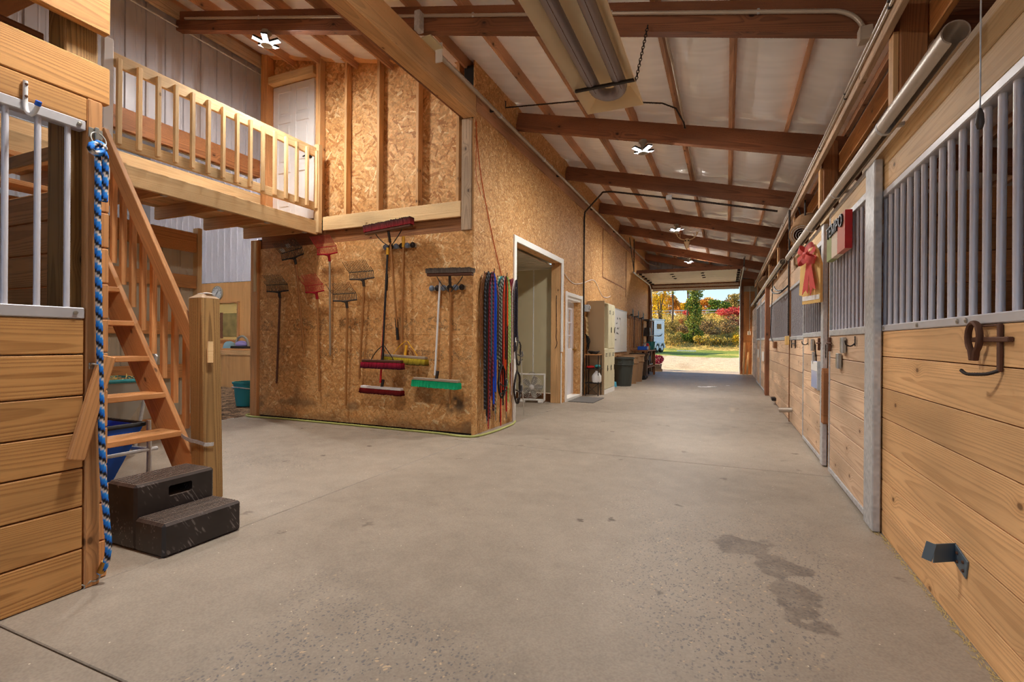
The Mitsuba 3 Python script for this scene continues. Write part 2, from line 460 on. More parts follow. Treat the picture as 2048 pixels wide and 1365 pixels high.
def strip(xa, xb, y0, y1, seed):
    ny, nx = int((y1 - y0) / .038), 10
    r = np.random.default_rng(seed)
    s = np.linspace(0, 1, nx)[:, None]; y = np.linspace(y0, y1, ny)[None, :]
    X = xa + (xb - xa) * s + 0 * y
    near = np.min(np.abs(y[..., None] - (np.array(RAFTER_Y) + .045)), -1)
    sag = .035 + .035 * meshkit.noise(st3(y * .5 + seed, 0, 0)) - .055 * np.exp(-(near / .14) ** 2)
    wr = .034 * (meshkit.fbm(st3(s * 1.2, y * 6.5 + s * .8, seed * 3), 3) - .5) * np.exp(-(near / .6) ** 2) * 2.4
    wr = wr + .006 * (meshkit.fbm(st3(s, y * 1.6, seed * 7), 2) - .5)
    Z = zr(X) + .235 + .125 - (sag + wr) * np.sin(np.pi * s) ** .8 + .0 * y
    v = np.stack([X, y + 0 * s, Z], -1).reshape(-1, 3)
    i, j = np.meshgrid(np.arange(nx - 1), np.arange(ny - 1), indexing='ij')
    f = np.stack([i * ny + j, i * ny + j + 1, (i + 1) * ny + j + 1, (i + 1) * ny + j], -1).reshape(-1, 4)
    return G(v, f)
for i, (a, b) in enumerate(zip(PURX[:-1], PURX[1:])):
    part(ceiling, 'vinyl_sheet', strip(a, b, -3.6, 20.1 if b > -2.85 else 5.6, i), 'vinyl', smooth=True)


def panels(parent, name, rects, holes, R, t, mt, d=.014, gap=.002, **kw):
    """sheet panels (x0, x1, y0, y1) in the wall's own plane, less the holes"""
    for x0, x1, y0, y1 in rects:
        p = sbox(x0 + gap, y0 + gap, x1 - gap, y1 - gap)
        for h in holes: p = p.difference(sbox(*h))
        for g in getattr(p, 'geoms', [p]):
            if g.area > 1e-3: part(parent, name, prism(g, d, R, t), mt, **kw)


# aisle wall on the left, OSB sheets
WX = -2.81
BIG, WDOOR = (6.60, 0, 8.82, 2.60), (9.10, 0, 10.18, 2.03)
wall_left = struct('wall_left', cat([bx(WX - .16, WX - .02, a, b, c, d) for a, b, c, d in ((5.36, 6.58, 0, 4.5), (8.84, 9.08, 0, 4.5), (10.2, 20, 0, 4.5), (6.58, 8.84, 2.62, 4.5), (9.08, 10.2, 2.05, 4.5))]), 'black_gap',
                   label='long OSB wall along the left of the aisle with two doorways')
ys = [5.33] + [6.02 + 1.22 * k for k in range(12)] + [20.0]
panels(wall_left, 'osb_sheet', [(a, b, z0, z1) for a, b in zip(ys[:-1], ys[1:]) for z0, z1 in ((0.0, 2.48), (2.48, 3.95), (3.95, 4.56))],
       [(BIG[0], -1, BIG[2], BIG[3]), (WDOOR[0], -1, WDOOR[2], WDOOR[3])], ON_LEFT, (WX - .014, 0, 0), 'osb')
# board that carries the rafters, along the top of that wall and out over the open bay
part(wall_left, 'carrier_board', bx(WX - .14, WX + .03, -3.4, 5.32, 3.84, 4.13, .006), 'wood_tan')
part(wall_left, 'carrier_board', bx(WX - .005, WX + .03, 5.325, 19.9, 3.93, 4.13, .004), 'wood_purlin')
part(wall_left, 'carrier_board', bx(WX - .185, WX - .145, -3.4, 5.32, 3.86, 4.16, .004), 'wood_dark')

# wall that faces the camera: OSB below, open studs above
FY = 5.35
wall_front = struct('wall_front', cat([bx(-6.5, WX - .02, FY + .03, FY + .12, 0, 2.64), bx(-6.5, WX - .02, FY + .2, FY + .3, 2.6, 4.5)]), 'black_gap', label='OSB tool wall facing the aisle with a stud wall above it')
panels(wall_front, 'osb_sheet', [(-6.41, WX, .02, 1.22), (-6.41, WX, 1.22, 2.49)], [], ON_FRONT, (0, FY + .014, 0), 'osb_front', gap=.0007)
part(wall_front, 'recessed_board', bx(-6.4, -2.97, FY + .02, FY + .05, 2.49, 2.68), 'wood_brown')
part(wall_front, 'ledger', bx(-5.16, -2.98, FY - .04, FY + .0, 2.66, 2.85, .004), 'wood_fresh')
part(wall_front, 'corner_post', bx(-2.975, -2.835, FY - .035, FY + .1, 2.49, 3.84, .006), 'wood_grey')
part(wall_front, 'corner_post', bx(-2.835, -2.812, FY - .02, FY + .06, 2.49, 3.84, .003), 'wood_tan')
top = [(-6.5, 2.86), (WX, 2.86), (WX, zr(WX) + .36), (-6.5, zr(-6.5) + .36)]
hole = sbox(-6.30, 2.86, -5.48, 4.93)
P = Polygon(top).difference(hole)
for a, b in ((-6.5, -5.42), (-5.42, -4.2), (-4.2, WX)):
    q = P.intersection(sbox(a + .001, 0, b - .001, 9))
    part(wall_front, 'osb_sheet', prism(q, .012, ON_FRONT, (0, FY + .15, 0)), 'osb_light')
for x in (-5.37, -5.33, -4.854, -4.301, -3.682, -3.09):
    part(wall_front, 'stud', bx(x, x + .042, FY + .03, FY + .128, 2.85, zr(x) + .31, .003), 'wood_tan')
part(wall_front, 'stud', bx(-6.42, -6.30, FY - .0, FY + .128, 2.85, zr(-6.42) + .3, .004), 'wood_orange')
part(wall_front, 'door_header', bx(-6.30, -5.42, FY + .02, FY + .128, 4.94, 5.05, .003), 'wood_fresh')
part(wall_front, 'top_plate', beam((-6.45, FY + .08, zr(-6.45) + .33), (-2.9, FY + .08, zr(-2.9) + .33), .098, .04), 'wood_tan')
# opening to the arena: post and board at the left end of the tool wall
part(wall_front, 'opening_post', bx(-6.56, -6.42, FY - .04, FY + .1, 0, 2.62, .006), 'wood_orange')
part(wall_front, 'opening_post', bx(-6.47, -6.42, FY - .065, FY - .04, 1.85, 2.6, .003), 'wood_fresh')

# loft door, six panels
d1 = struct('door_1', bx(-6.295, -5.485, FY + .13, FY + .16, 2.9, 4.925), 'white_paint', label='white six-panel door up on the loft landing', category='door')
for a, b, c, d in ((-6.295, -6.19, 2.9, 4.925), (-5.59, -5.485, 2.9, 4.925), (-5.94, -5.84, 2.9, 4.925)):
    part(d1, 'stile', bx(a, b, FY + .115, FY + .132, c, d, .004), 'white_paint')
for z0, z1 in ((2.9, 3.08), (3.62, 3.75), (4.36, 4.47), (4.82, 4.925)):
    for a, b in ((-6.19, -5.94), (-5.84, -5.59)):
        part(d1, 'rail', bx(a, b, FY + .115, FY + .132, z0, z1, .004), 'white_paint')
for z0, z1 in ((3.12, 3.58), (3.79, 4.32), (4.51, 4.78)):
    for a, b in ((-6.15, -5.98), (-5.80, -5.63)):
        part(d1, 'panel', bx(a, b, FY + .119, FY + .132, z0, z1, .006), 'white_paint')
part(d1, 'handle', cat([lathe([(0, 0), (.03, 0), (.03, .01), (0, .01)], 14, (0, -1, 0), (-5.54, FY + .115, 3.8)), tube(spl([(-5.54, FY + .105, 3.8), (-5.54, FY + .07, 3.8), (-5.58, FY + .062, 3.8), (-5.64, FY + .065, 3.795)]), .009),
                        lathe([(0, 0), (.025, 0), (.022, .02), (0, .02)], 14, (0, -1, 0), (-5.54, FY + .115, 3.93))]), 'iron_dark', smooth=40, label='dark lever handle')


def ribbed(y0, y1, z0, z1, pitch=.2286, h=.018, base=0., d=.004):
    """ribbed metal sheet in (y, z), ribs towards +x, thin"""
    pts = []
    y = y0
    while y < y1 - 1e-6:
        for o, k in ((0, 0), (pitch * .36, 0), (pitch * .36 + .012, .003), (pitch * .36 + .024, 0), (pitch * .64, 0), (pitch * .64 + .012, .003), (pitch * .64 + .024, 0), (pitch * .86, 0), (pitch * .9, h), (pitch * .97, h)):
            if y + o < y1: pts.append((y + o, k + base))
        y += pitch
    pts.append((y1, base))
    pts = np.array(pts); n = len(pts)
    v = np.vstack([np.stack([pts[:, 1] + o, pts[:, 0], np.full(n, z)], 1) for o in (0, -d) for z in (z0, z1)])
    f = []
    for o in (0, 2 * n):
        for i in range(n - 1):
            q = (o + i, o + i + 1, o + n + i + 1, o + n + i)
            f.append(q if o == 0 else q[::-1])
    for i in range(n - 1): f += [(i, 2 * n + i, 2 * n + i + 1, i + 1), (n + i, n + i + 1, 3 * n + i + 1, 3 * n + i)]
    return G(v, f)
# outer metal wall on the left
OX = -6.5
wall_outer = struct('wall_outer', cat([bx(OX - .16, OX - .12, -3.5, 5.45, 3.6, 5.6), bx(OX - .16, OX - .12, -3.5, 4.4, 0, 2.5)]), 'tan_liner', label='ribbed metal wall behind the stairs and the loft landing')
yy = np.arange(-3.5, 5.45, .914)
for a, b in zip(yy, list(yy[1:]) + [5.45]):
    part(wall_outer, 'metal_sheet', ribbed(a + .002, b, 3.8, 5.6).m(t=(OX + .0, 0, 0)), 'metal_liner')
    if a < 4.4: part(wall_outer, 'metal_sheet', ribbed(a + .002, min(b, 4.42), 0, 2.56).m(t=(OX - .04, 0, 0)), 'tan_liner')
part(wall_outer, 'girt', bx(OX - .02, OX + .045, -3.5, 5.38, 3.57, 3.83, .004), 'wood_brown')
for z0, z1 in ((2.29, 2.54), (1.81, 1.98), (1.2, 1.36), (.64, .82), (0.0, .16)):
    part(wall_outer, 'girt', bx(OX - .012, OX + .035, -3.5, 4.42, z0, z1, .004), 'wood_orange')
part(wall_outer, 'girt', bx(OX + .02, OX + .07, -3.5, 5.38, 5.22, 5.38, .004), 'wood_grey')
part(wall_outer, 'jamb_post', bx(OX - .06, OX + .04, 4.43, 4.49, 0, 2.62, .004), 'wood_fresh')
part(wall_outer, 'conduit', rod((OX + .035, -3.5, 5.13), (OX + .035, 5.4, 5.13), .011), 'galvanised', smooth=True)

# riding arena beyond: plywood kick wall, white liner above
ply = lambda x0, x1, z0, z1: prism(sbox(x0 + .002, z0, x1 - .002, z1), .02, ON_FRONT, (0, 8.62, 0))
mat('arena_white', (226, 222, 232), .5)
wall_arena = struct('wall_arena', cat([bx(-15, -6.6, 8.63, 8.75, 0, 6.2), bx(-15.1, -15, -4, 8.75, 0, 6.2), bx(-15, -6.6, -4.1, -4, 5.2, 6.2), bx(-15, -6.6, -4, 8.75, 6.2, 6.25)]), 'metal_liner', label='end wall of the riding arena, plywood below and white metal above')
mat('plywood', mikit.proc(lambda p, n, uv: mix(lin(226, 172, 112), lin(196, 138, 84), fbm(p.x * 18, p.z * 1.5, p.y, 3))), .55)
for k in range(7):
    part(wall_arena, 'plywood_sheet', ply(-14.5 + 1.22 * k, -13.28 + 1.22 * k, -.03, 2.55), 'plywood')
R90 = np.array([[0, -1.0, 0], [1, 0, 0], [0, 0, 1]])
for k in range(9):
    part(wall_arena, 'metal_sheet', ribbed(0, .91, 2.56, 6.1).m(np.array([[0, 1.0, 0], [-1, 0, 0], [0, 0, 1]]), (-14.5 + .914 * k, 8.6, 0)), 'arena_white')
part(wall_arena, 'ledge', bx(-14, -9.6, 8.2, 8.6, .885, .92), 'wood_orange')
part(wall_arena, 'ledge_front', bx(-14, -9.6, 8.17, 8.2, -.02, .885), 'plywood')
part(wall_arena, 'ledge_front', bx(-14, -9.6, 8.15, 8.17, .77, .885), 'wood_tan')

# back of the barn behind the camera: end wall with the other big door standing open
mat('concrete_pale', (170, 158, 138), .9)
struct('wall_back', cat([bx(-6.6, -2.72, -2.32, -2.2, 0, 5.6), bx(.86, 4.7, -2.32, -2.2, 0, 5.6), bx(-2.72, .86, -2.32, -2.2, 3.6, 5.6)]), 'metal_liner', label='end wall behind the viewer')
struct('ground_behind', grid(-40, 30, -60, -2.21, 8, 8, lambda X, Y: -.03 + X * 0), 'concrete_pale', label='gravel yard behind the viewer')
wall_right = struct('wall_right', bx(4.62, 4.7, -3.5, 20, 0, 2.9), 'tan_liner', label='outer wall at the back of the right hand stalls')
# far end wall with the overhead door opening
EY = 20.0
wall_far = struct('wall_far', cat([bx(-6.6, -2.74, EY, EY + .12, 0, 5.4), bx(.47, 4.7, EY, EY + .12, 0, 4.4), bx(-2.74, .47, EY, EY + .12, 3.2, 4.8)]), 'tan_liner', label='far end wall of the aisle around the open overhead door')
for k in range(4):
    part(wall_far, 'metal_sheet', ribbed(0, .9, 3.4, 4.5).m(np.array([[0, 1.0, 0], [-1, 0, 0], [0, 0, 1]]), (-2.78 + .914 * k, EY - .005, 0)), 'metal_liner')
part(wall_far, 'header_board', bx(-2.8, .9, EY - .06, EY, 3.2, 3.45), 'wood_brown')
part(wall_far, 'jamb_board', bx(-2.80, -2.72, EY - .07, EY - .0, 0, 3.2), 'wood_brown')
part(wall_far, 'jamb_board', bx(.45, .56, EY - .07, EY, 0, 3.2), 'wood_dark')
for z0, z1 in ((0, .6), (.6, 1.2), (1.2, 1.8), (1.8, 2.4), (2.4, 3.0)):
    part(wall_far, 'plank', bx(.56, .92, EY - .05, EY - .01, z0, z1 - .004), 'wood_orange')
part(wall_far, 'door_stop', bx(-2.725, -2.69, EY + .0, EY + .1, 0, 3.2), 'white_trim')
part(wall_far, 'door_stop', bx(.425, .46, EY + .0, EY + .1, 0, 3.2), 'white_trim')

# overhead door, rolled up under the roof
door3 = struct('door_3', label='white sectional overhead door rolled up on its tracks at the far end', category='garage door')
mat('door_panel', (226, 216, 196), .45)
for k in range(6):
    y0, z = 16.35 + .59 * k, 3.36
    part(door3, 'door_section', bx(-2.66, .40, y0 + .004, y0 + .583, z, z + .045, .006), 'door_panel')
part(door3, 'door_section', beam((-1.13, 19.9, 3.385), (-1.13, 20.02, 3.12), 3.06, .045, up=(0, 1, .4)), 'door_panel')
part(door3, 'edge_board', bx(-2.68, .42, 16.27, 16.345, 3.34, 3.44), 'wood_dark')
part(door3, 'strut', bx(-2.66, .40, 19.78, 19.86, 3.315, 3.355), 'wood_dark')
for s in (-1, 1):
    xx = -1.13 + s * 1.58
    part(door3, 'track', tube(spl([(xx, 15.9, 3.33), (xx, 17.5, 3.33), (xx, 19.3, 3.33), (xx, 19.8, 3.2), (xx, 19.95, 2.85), (xx, 19.95, 1.5), (xx, 19.95, 0.02)]), .028, 6), 'galvanised', smooth=True)
    part(door3, 'track_hanger', cat([rod((xx, 16.0, 3.33), (xx, 16.0, zr(xx) + .2), .016, 6), rod((xx, 16.0, 3.4), (xx, 15.2, zr(xx) + .1), .012, 6)]), 'iron_dark')
    for k in range(6):
        part(door3, 'roller_hinge', bx(xx - s * .12 - .045, xx - s * .12 + .045, 16.5 + .59 * k, 16.56 + .59 * k, 3.31, 3.36), 'iron_dark')
for k in range(3):
    for x in (-1.65, -.72):
        part(door3, 'hinge', bx(x - .05, x + .05, 16.9 + .59 * k, 16.95 + .59 * k, 3.335, 3.36), 'iron_dark')
part(door3, 'torsion_shaft', rod((-2.7, 19.85, 3.66), (.45, 19.85, 3.66), .02), 'galvanised', smooth=True)
part(door3, 'torsion_spring', rod((-2.0, 19.85, 3.66), (-.4, 19.85, 3.66), .045), 'iron_dark', smooth=True)

# tack-room doorway: white trim, jambs, cream room behind
trim = struct('trim_1', label='white trim around the wide open doorway')
part(trim, 'side_trim', bx(WX, WX + .025, BIG[0] - .06, BIG[0] + .03, 0, BIG[3] + .02, .003), 'white_trim')
part(trim, 'side_trim', bx(WX, WX + .025, BIG[2] - .03, BIG[2] + .06, 0.95, BIG[3] + .02, .003), 'white_trim')
part(trim, 'head_trim', bx(WX, WX + .025, BIG[0] - .06, BIG[2] + .06, BIG[3] - .02, BIG[3] + .07, .003), 'white_trim')
part(trim, 'side_trim', bx(WX, WX + .012, BIG[2] - .015, BIG[2] + .02, 0, .93, .003), 'white_trim', label='worn lower piece of the white trim')
part(trim, 'jamb', bx(WX - .2, WX - .0, BIG[2], BIG[2] + .03, 0, BIG[3], .003), 'wood_tan')
part(trim, 'jamb', bx(WX - .2, WX - .0, BIG[0] - .03, BIG[0], 0, BIG[3], .003), 'wood_tan')
part(trim, 'jamb', bx(WX - .2, WX - .0, BIG[0], BIG[2], BIG[3], BIG[3] + .03, .003), 'wood_tan')
room = struct('wall_room', cat([bx(-5.6, -5.5, 5.9, 9.1, 0, 2.7), bx(-5.6, WX - .2, 5.8, 5.9, 0, 2.7), bx(-5.6, WX - .01, 5.8, 9.1, 2.64, 2.7)]), 'cream_panel', label='cream panelled walls of the room behind the wide doorway')
for a, b in ((-5.5, -4.3), (-4.3, -3.42), (-3.42, -3.01)):
    part(room, 'cream_sheet', bx(a + .004, b - .004, 8.98, 9.05, .16, 2.52, .006), 'cream_panel')
part(room, 'batten', bx(-3.43, -3.41, 8.975, 8.985, .16, 2.52), 'white_trim')
part(room, 'skirting', bx(-5.5, -3.01, 8.96, 9.03, 0, .15), 'wood_brown')
for k in range(16):
    part(room, 'ceiling_rib', bx(-5.5, WX - .17, 5.9 + .2 * k, 6.08 + .2 * k, 2.53, 2.56, .008), 'tan_liner')

# white half-glass door, set back in its frame
d2 = struct('door_2', label='white half-glass door with small panes, set back in a white frame', category='door')
mat('door_white', (222, 222, 228), .4)
DX = WX - .14
for y0, y1, z0, z1 in ((9.18, 9.34, .06, 1.95), (9.96, 10.12, .06, 1.95), (9.34, 9.96, .06, 1.0), (9.34, 9.96, 1.8, 1.95)):
    part(d2, 'door_board', bx(DX - .04, DX, y0, y1, z0, z1, .003), 'door_white')
for k in range(1, 3):
    part(d2, 'glazing_bar', bx(DX - .03, DX, 9.34 + .62 / 3 * k - .012, 9.34 + .62 / 3 * k + .012, 1.0, 1.8), 'door_white')
    part(d2, 'glazing_bar', bx(DX - .03, DX, 9.34, 9.96, 1.0 + .8 / 3 * k - .012, 1.0 + .8 / 3 * k + .012), 'door_white')
scene['pane_glass'] = {'type': 'thindielectric'}
for i in range(3):
    for j in range(3):
        part(d2, 'pane', bx(DX - .02, DX - .016, 9.345 + .2067 * i, 9.54 + .2067 * i, 1.005 + .267 * j, 1.26 + .267 * j, .0005), 'pane_glass', uv=False)
part(d2, 'curtain', bx(DX - .07, DX - .05, 9.34, 9.96, 1.0, 1.8), 'wood_brown')
for y0, y1, z0, z1 in ((9.06, 9.12, 0, 2.1), (10.16, 10.22, 0, 2.1)):
    part(d2, 'frame_trim', bx(WX, WX + .03, y0, y1, z0, z1, .003), 'white_trim')
part(d2, 'frame_trim', bx(WX, WX + .03, 9.06, 10.22, 2.02, 2.09, .003), 'white_trim')
part(d2, 'frame_jamb', bx(DX - .05, WX, 10.12, 10.18, 0, 2.03), 'osb')
part(d2, 'frame_jamb', bx(DX - .05, WX, 9.1, 9.17, 0, 2.03), 'white_trim')
part(d2, 'frame_jamb', bx(DX - .05, WX, 9.1, 10.18, 1.96, 2.03), 'white_trim')
part(d2, 'sill', bx(DX - .05, WX + .02, 9.1, 10.18, 0, .05), 'white_trim')
part(d2, 'handle', ball(.03, (DX + .05, 10.05, .98)) + rod((DX, 10.05, .98), (DX + .05, 10.05, .98), .012), 'brass', smooth=40)


# ================================================================ lamps
def lamp(x, y, label, group='clustered LED lamps under the rafters', n=5, turn=0., zdrop=.12, rad=1.0):
    z = zr(x) - .03
    k = thing('ceiling_lamp', label, 'lamp', group)
    c = np.array([x, y + .045, z - zdrop])
    part(k, 'socket', lathe([(0, zdrop + .03), (.055, zdrop + .03), (.055, zdrop), (.03, zdrop - .02), (.028, .03), (.06, .02), (.062, -.02), (.02, -.03), (0, -.03)], 16, at=c), 'grey_plastic', smooth=40)
    scene.setdefault('led_face', {'type': 'diffuse', 'reflectance': {'type': 'rgb', 'value': [.8, .8, .78]}})
    for i in range(n):
        a = turn + 2 * math.pi * i / n
        d = np.array([math.cos(a), math.sin(a), .22]); d = un(d)
        side = np.array([-math.sin(a), math.cos(a), 0]); nrm = np.cross(side, d); nrm *= -np.sign(nrm[2])
        p0, p1 = c + d * .055, c + d * .155
        part(k, 'panel_back', beam(p0 - nrm * .012, p1 - nrm * .012, .072, .018, up=-nrm), 'black_plastic')
        q = [p0 + side * .031, p0 - side * .031, p1 - side * .031, p1 + side * .031]
        q = [v + nrm * .002 for v in q]
        g = G(q, [(0, 1, 2), (0, 2, 3)])
        nn = np.cross(q[1] - q[0], q[2] - q[0])
        if np.dot(nn, nrm) < 0: g.f = g.f[:, ::-1]
        part(k, 'light_panel', g, 'led_face', emitter={'type': 'area', 'radiance': {'type': 'rgb', 'value': (LAMP * rad).tolist()}, 'sampling_weight': .4})
    return k
lamp(-4.92, 4.13, 'bright five-panel LED lamp over the loft landing, nearest lamp on the left', None, 5, .35, rad=.5)
lamp(-1.02, 6.60, 'four-panel LED lamp under the second rafter of the aisle, beyond the tube heater', None, 4, .8, rad=.7)
lamp(-1.05, 11.64, 'five-panel LED lamp under a rafter midway down the aisle', None, 5, .2, rad=.55)
lamp(-1.10, 16.53, 'small glaring lamp nearest the overhead door', None, 4, .6, rad=.5)
lamp(-1.95, 1.68, 'LED lamp above the aisle behind the viewer', None, 5, .3, rad=.6)
bulb = thing('arena_lamp', 'small bright bulb lamp in the arena seen between the landing balusters', 'lamp')
part(bulb, 'bulb', ball(.07, (-9.0, 6.19, 4.6)), 'led_face', smooth=True, emitter={'type': 'area', 'radiance': {'type': 'rgb', 'value': (LAMP * 1.0).tolist()}, 'sampling_weight': .8})
part(bulb, 'hanger', rod((-9, 6.19, 4.66), (-9, 6.19, 6.2), .012), 'iron_dark')


# ================================================================ left: stall front, stairs, loft landing
SX = -2.69
sf = thing('stall_front', 'honey-coloured stall front at the left edge, with the blue rope at its end', 'stall')
ZL = [.0, .19, .381, .557, .72, .888, 1.075, 1.236]
for a, b in zip(ZL[:-1], ZL[1:]):
    part(sf, 'plank', bx(SX - .04, SX, -2.15, 1.315, a + .003, b - .003, .004), 'wood_honey')
part(sf, 'bottom_rail', bx(SX - .045, SX + .004, -2.15, 1.316, 1.236, 1.286, .004), 'steel_rail', label='grey steel channel below the bars')
part(sf, 'top_rail', bx(SX - .045, SX + .004, -2.15, 1.316, 2.092, 2.136, .004), 'steel_rail', label='grey steel channel above the bars')
bar = mikit.ply((lambda g: (g.v, g.f))(rod((0, 0, 1.28), (0, 0, 2.1), .0115, 12)), 'steel_bar', smooth=40)
for k in range(30):
    part(sf, 'bar', bar, None, to_world=T().translate([SX - .022, 1.259 - .105 * k, 0]))
part(sf, 'bolt', lathe([(0, 0), (.009, 0), (.009, .006), (0, .008)], 8, (1, 0, 0), (SX + .004, 1.28, 1.262)) + lathe([(0, 0), (.009, 0), (.009, .006), (0, .008)], 8, (1, 0, 0), (SX + .004, 1.29, 2.115)), 'zinc', smooth=40)
part(sf, 'header_board', bx(SX - .04, SX, -2.15, 1.322, 2.138, 2.244, .004), 'wood_honey')
part(sf, 'header_board', bx(SX - .04, SX + .002, -2.15, 1.412, 2.248, 2.42, .004), 'wood_honey')
part(sf, 'header_board', bx(SX - .04, SX + .002, -2.15, 1.412, 2.58, 2.80, .004), 'wood_honey')
part(sf, 'end_post', bx(SX - .044, SX + .004, 1.322, 1.382, 0, 2.246, .005), 'wood_orange')
part(sf, 'inner_post', bx(SX - .2, SX - .06, 1.265, 1.395, 0, 2.9, .006), 'wood_treated', label='dark rough post just inside the bars')
part(sf, 'inner_board', bx(SX - .35, SX - .31, -2.15, 1.3, 2.42, 2.6, .004), 'wood_brown')
ZE = [0, .18, .36, .54, .72, .9, 1.08, 1.24, 1.41, 1.58, 1.75, 1.9]
for a, b in zip(ZE[:-1], ZE[1:]):
    part(sf, 'end_plank', bx(-6.4, SX - .05, 1.40, 1.44, a + .003, b - .003, .004), 'wood_orange')
part(sf, 'hay_floor', bx(-6.4, SX - .05, -2.15, 1.36, 2.84, 2.87, .003), 'wood_brown')
part(sf, 'end_rail', bx(-6.4, SX - .05, 1.36, 1.40, 2.03, 2.1, .004), 'wood_tan')

# things fixed to or hanging on it
hk = thing('coat_hook', 'white J-shaped hook with a blue tip on the upper board of the left stall front', 'hook')
part(hk, 'hook', tube(spl([(SX + .008, 1.1, 2.215), (SX + .008, 1.1, 2.13), (SX + .02, 1.1, 2.088), (SX + .055, 1.1, 2.068), (SX + .09, 1.1, 2.08), (SX + .105, 1.1, 2.1)]), .0085, 10, flat=1.0), 'white_paint', smooth=40)
part(hk, 'tip', tube([(SX + .102, 1.1, 2.096), (SX + .112, 1.1, 2.112)], .0105, 10), 'blue_plastic', smooth=40, label='blue tip')
part(hk, 'screw', lathe([(0, 0), (.006, 0), (.004, .004), (0, .004)], 8, (1, 0, 0), (SX + .016, 1.1, 2.2)) + lathe([(0, 0), (.006, 0), (.004, .004), (0, .004)], 8, (1, 0, 0), (SX + .016, 1.1, 2.15)), 'rust')

tr = thing('tie_ring', 'galvanised tie ring on a plate at the top of the left end post', 'ring')
part(tr, 'plate', bx(SX + .003, SX + .009, 1.325, 1.38, 2.07, 2.115, .002) + bx(SX + .008, SX + .02, 1.345, 1.362, 2.06, 2.12, .003), 'zinc')
ra = np.linspace(0, 2 * np.pi, 25)[:-1]
part(tr, 'ring', tube(np.stack([SX + .016 + .012 * (1 - np.cos(ra)), 1.353 + .03 * np.sin(ra), 2.062 + .034 * np.cos(ra)], 1), .0035, 8, closed=True), 'zinc', smooth=True)


def twist(path, r, colors, pitch=.06, n=14, braid=.12, starts=None):
    """rope with helical bands of colour and a braided relief"""
    P = np.asarray(path, float)
    L = np.concatenate([[0], np.cumsum(np.linalg.norm(np.diff(P, axis=0), axis=1))])
    m = max(int(L[-1] / (pitch / 7)), 4)
    s = np.linspace(0, L[-1], m)
    Q = np.stack([np.interp(s, L, P[:, i]) for i in range(3)], 1)
    g = tube(Q, r, n, cap=False)
    S, A = g.uv[:, 0], g.uv[:, 1] / (2 * np.pi)
    ph = (S / pitch + A) % 1.0
    idx = (ph * len(colors)).astype(int) % len(colors)
    cen = np.repeat(Q, n, 0)
    bump = 1 + braid * np.sin(2 * np.pi * (ph * len(colors))) * .5 + braid * .6 * np.sin(2 * np.pi * (S / (pitch / 3.) - 2 * A))
    g.v = cen + (g.v - cen) * bump[:, None]
    g.c = np.array([lin(*c) for c in colors])[idx]
    return g
scene['rope_fibre'] = two({'type': 'principled', 'roughness': .6, 'specular': .3, 'base_color': {'type': 'mesh_attribute', 'name': 'vertex_color'}})
scene['painted'] = two({'type': 'diffuse', 'reflectance': {'type': 'mesh_attribute', 'name': 'vertex_color'}})

rp = thing('rope', 'thick blue, black and white twisted rope hanging from the tie ring to the floor', 'rope')
BLU = [(44, 146, 228), (36, 128, 222), (30, 112, 212), (26, 22, 24), (24, 20, 22), (230, 212, 196)]
RX = SX + .036
part(rp, 'strand', twist(spl([(RX - .004, 1.343, 2.03), (RX + .004, 1.346, 1.95), (RX, 1.348, 1.7), (RX, 1.355, 1.3), (RX, 1.362, 1.0), (RX + .002, 1.372, .6), (RX + .008, 1.388, .3), (RX + .01, 1.396, .18), (RX, 1.392, .1), (RX - .025, 1.38, .05)], 12), .0128, BLU, .066, 16, .07), 'rope_fibre', smooth=True)
part(rp, 'short_end', twist(spl([(RX + .012, 1.352, 2.02), (RX + .016, 1.368, 1.99), (RX + .01, 1.372, 1.93), (RX + .008, 1.37, 1.78)], 10), .0128, BLU, .066, 16, .07), 'rope_fibre', smooth=True)
part(rp, 'knot', twist(spl([(RX, 1.35, 2.035), (RX + .006, 1.325, 2.03), (RX + .01, 1.312, 2.005), (RX + .014, 1.33, 1.99), (RX + .016, 1.355, 2.0), (RX + .012, 1.366, 2.02), (RX, 1.352, 2.045), (RX - .004, 1.338, 2.04)], 10), .013, BLU, .06), 'rope_fibre', smooth=True)
part(rp, 'whipping', tube([(RX - .004, 1.391, .105), (RX - .022, 1.382, .055)], .016, 12), 'brass', smooth=40, label='yellow band at the rope end')
def snap(at, d, s=1.0, w=None):
    """swivel snap hook: ring, shank and oval hook, starting at `at` and running along d"""
    d = un(d); n = un(np.cross(d, w if w is not None else (0, 0, 1))) if abs(d[2]) < .95 or w is not None else np.array([0, 1.0, 0])
    a = np.linspace(0, 2 * np.pi, 15)[:-1]
    at = np.asarray(at, float)
    ov = lambda c, l, k: np.array([c + d * (l * math.cos(t)) + n * (k * math.sin(t)) for t in a])
    return cat([tube(ov(at + d * .012 * s, .014 * s, .012 * s), .0028 * s, 6, closed=True), rod(at + d * .026 * s, at + d * .05 * s, .005 * s, 8), tube(ov(at + d * .078 * s, .03 * s, .014 * s), .0034 * s, 6, closed=True)])
part(rp, 'snap_hook', snap((RX - .03, 1.378, .042), (-.1, -.6, -.32), 1.25, (1, 0, .4)), 'zinc', smooth=True, label='silver snap hook on the floor')

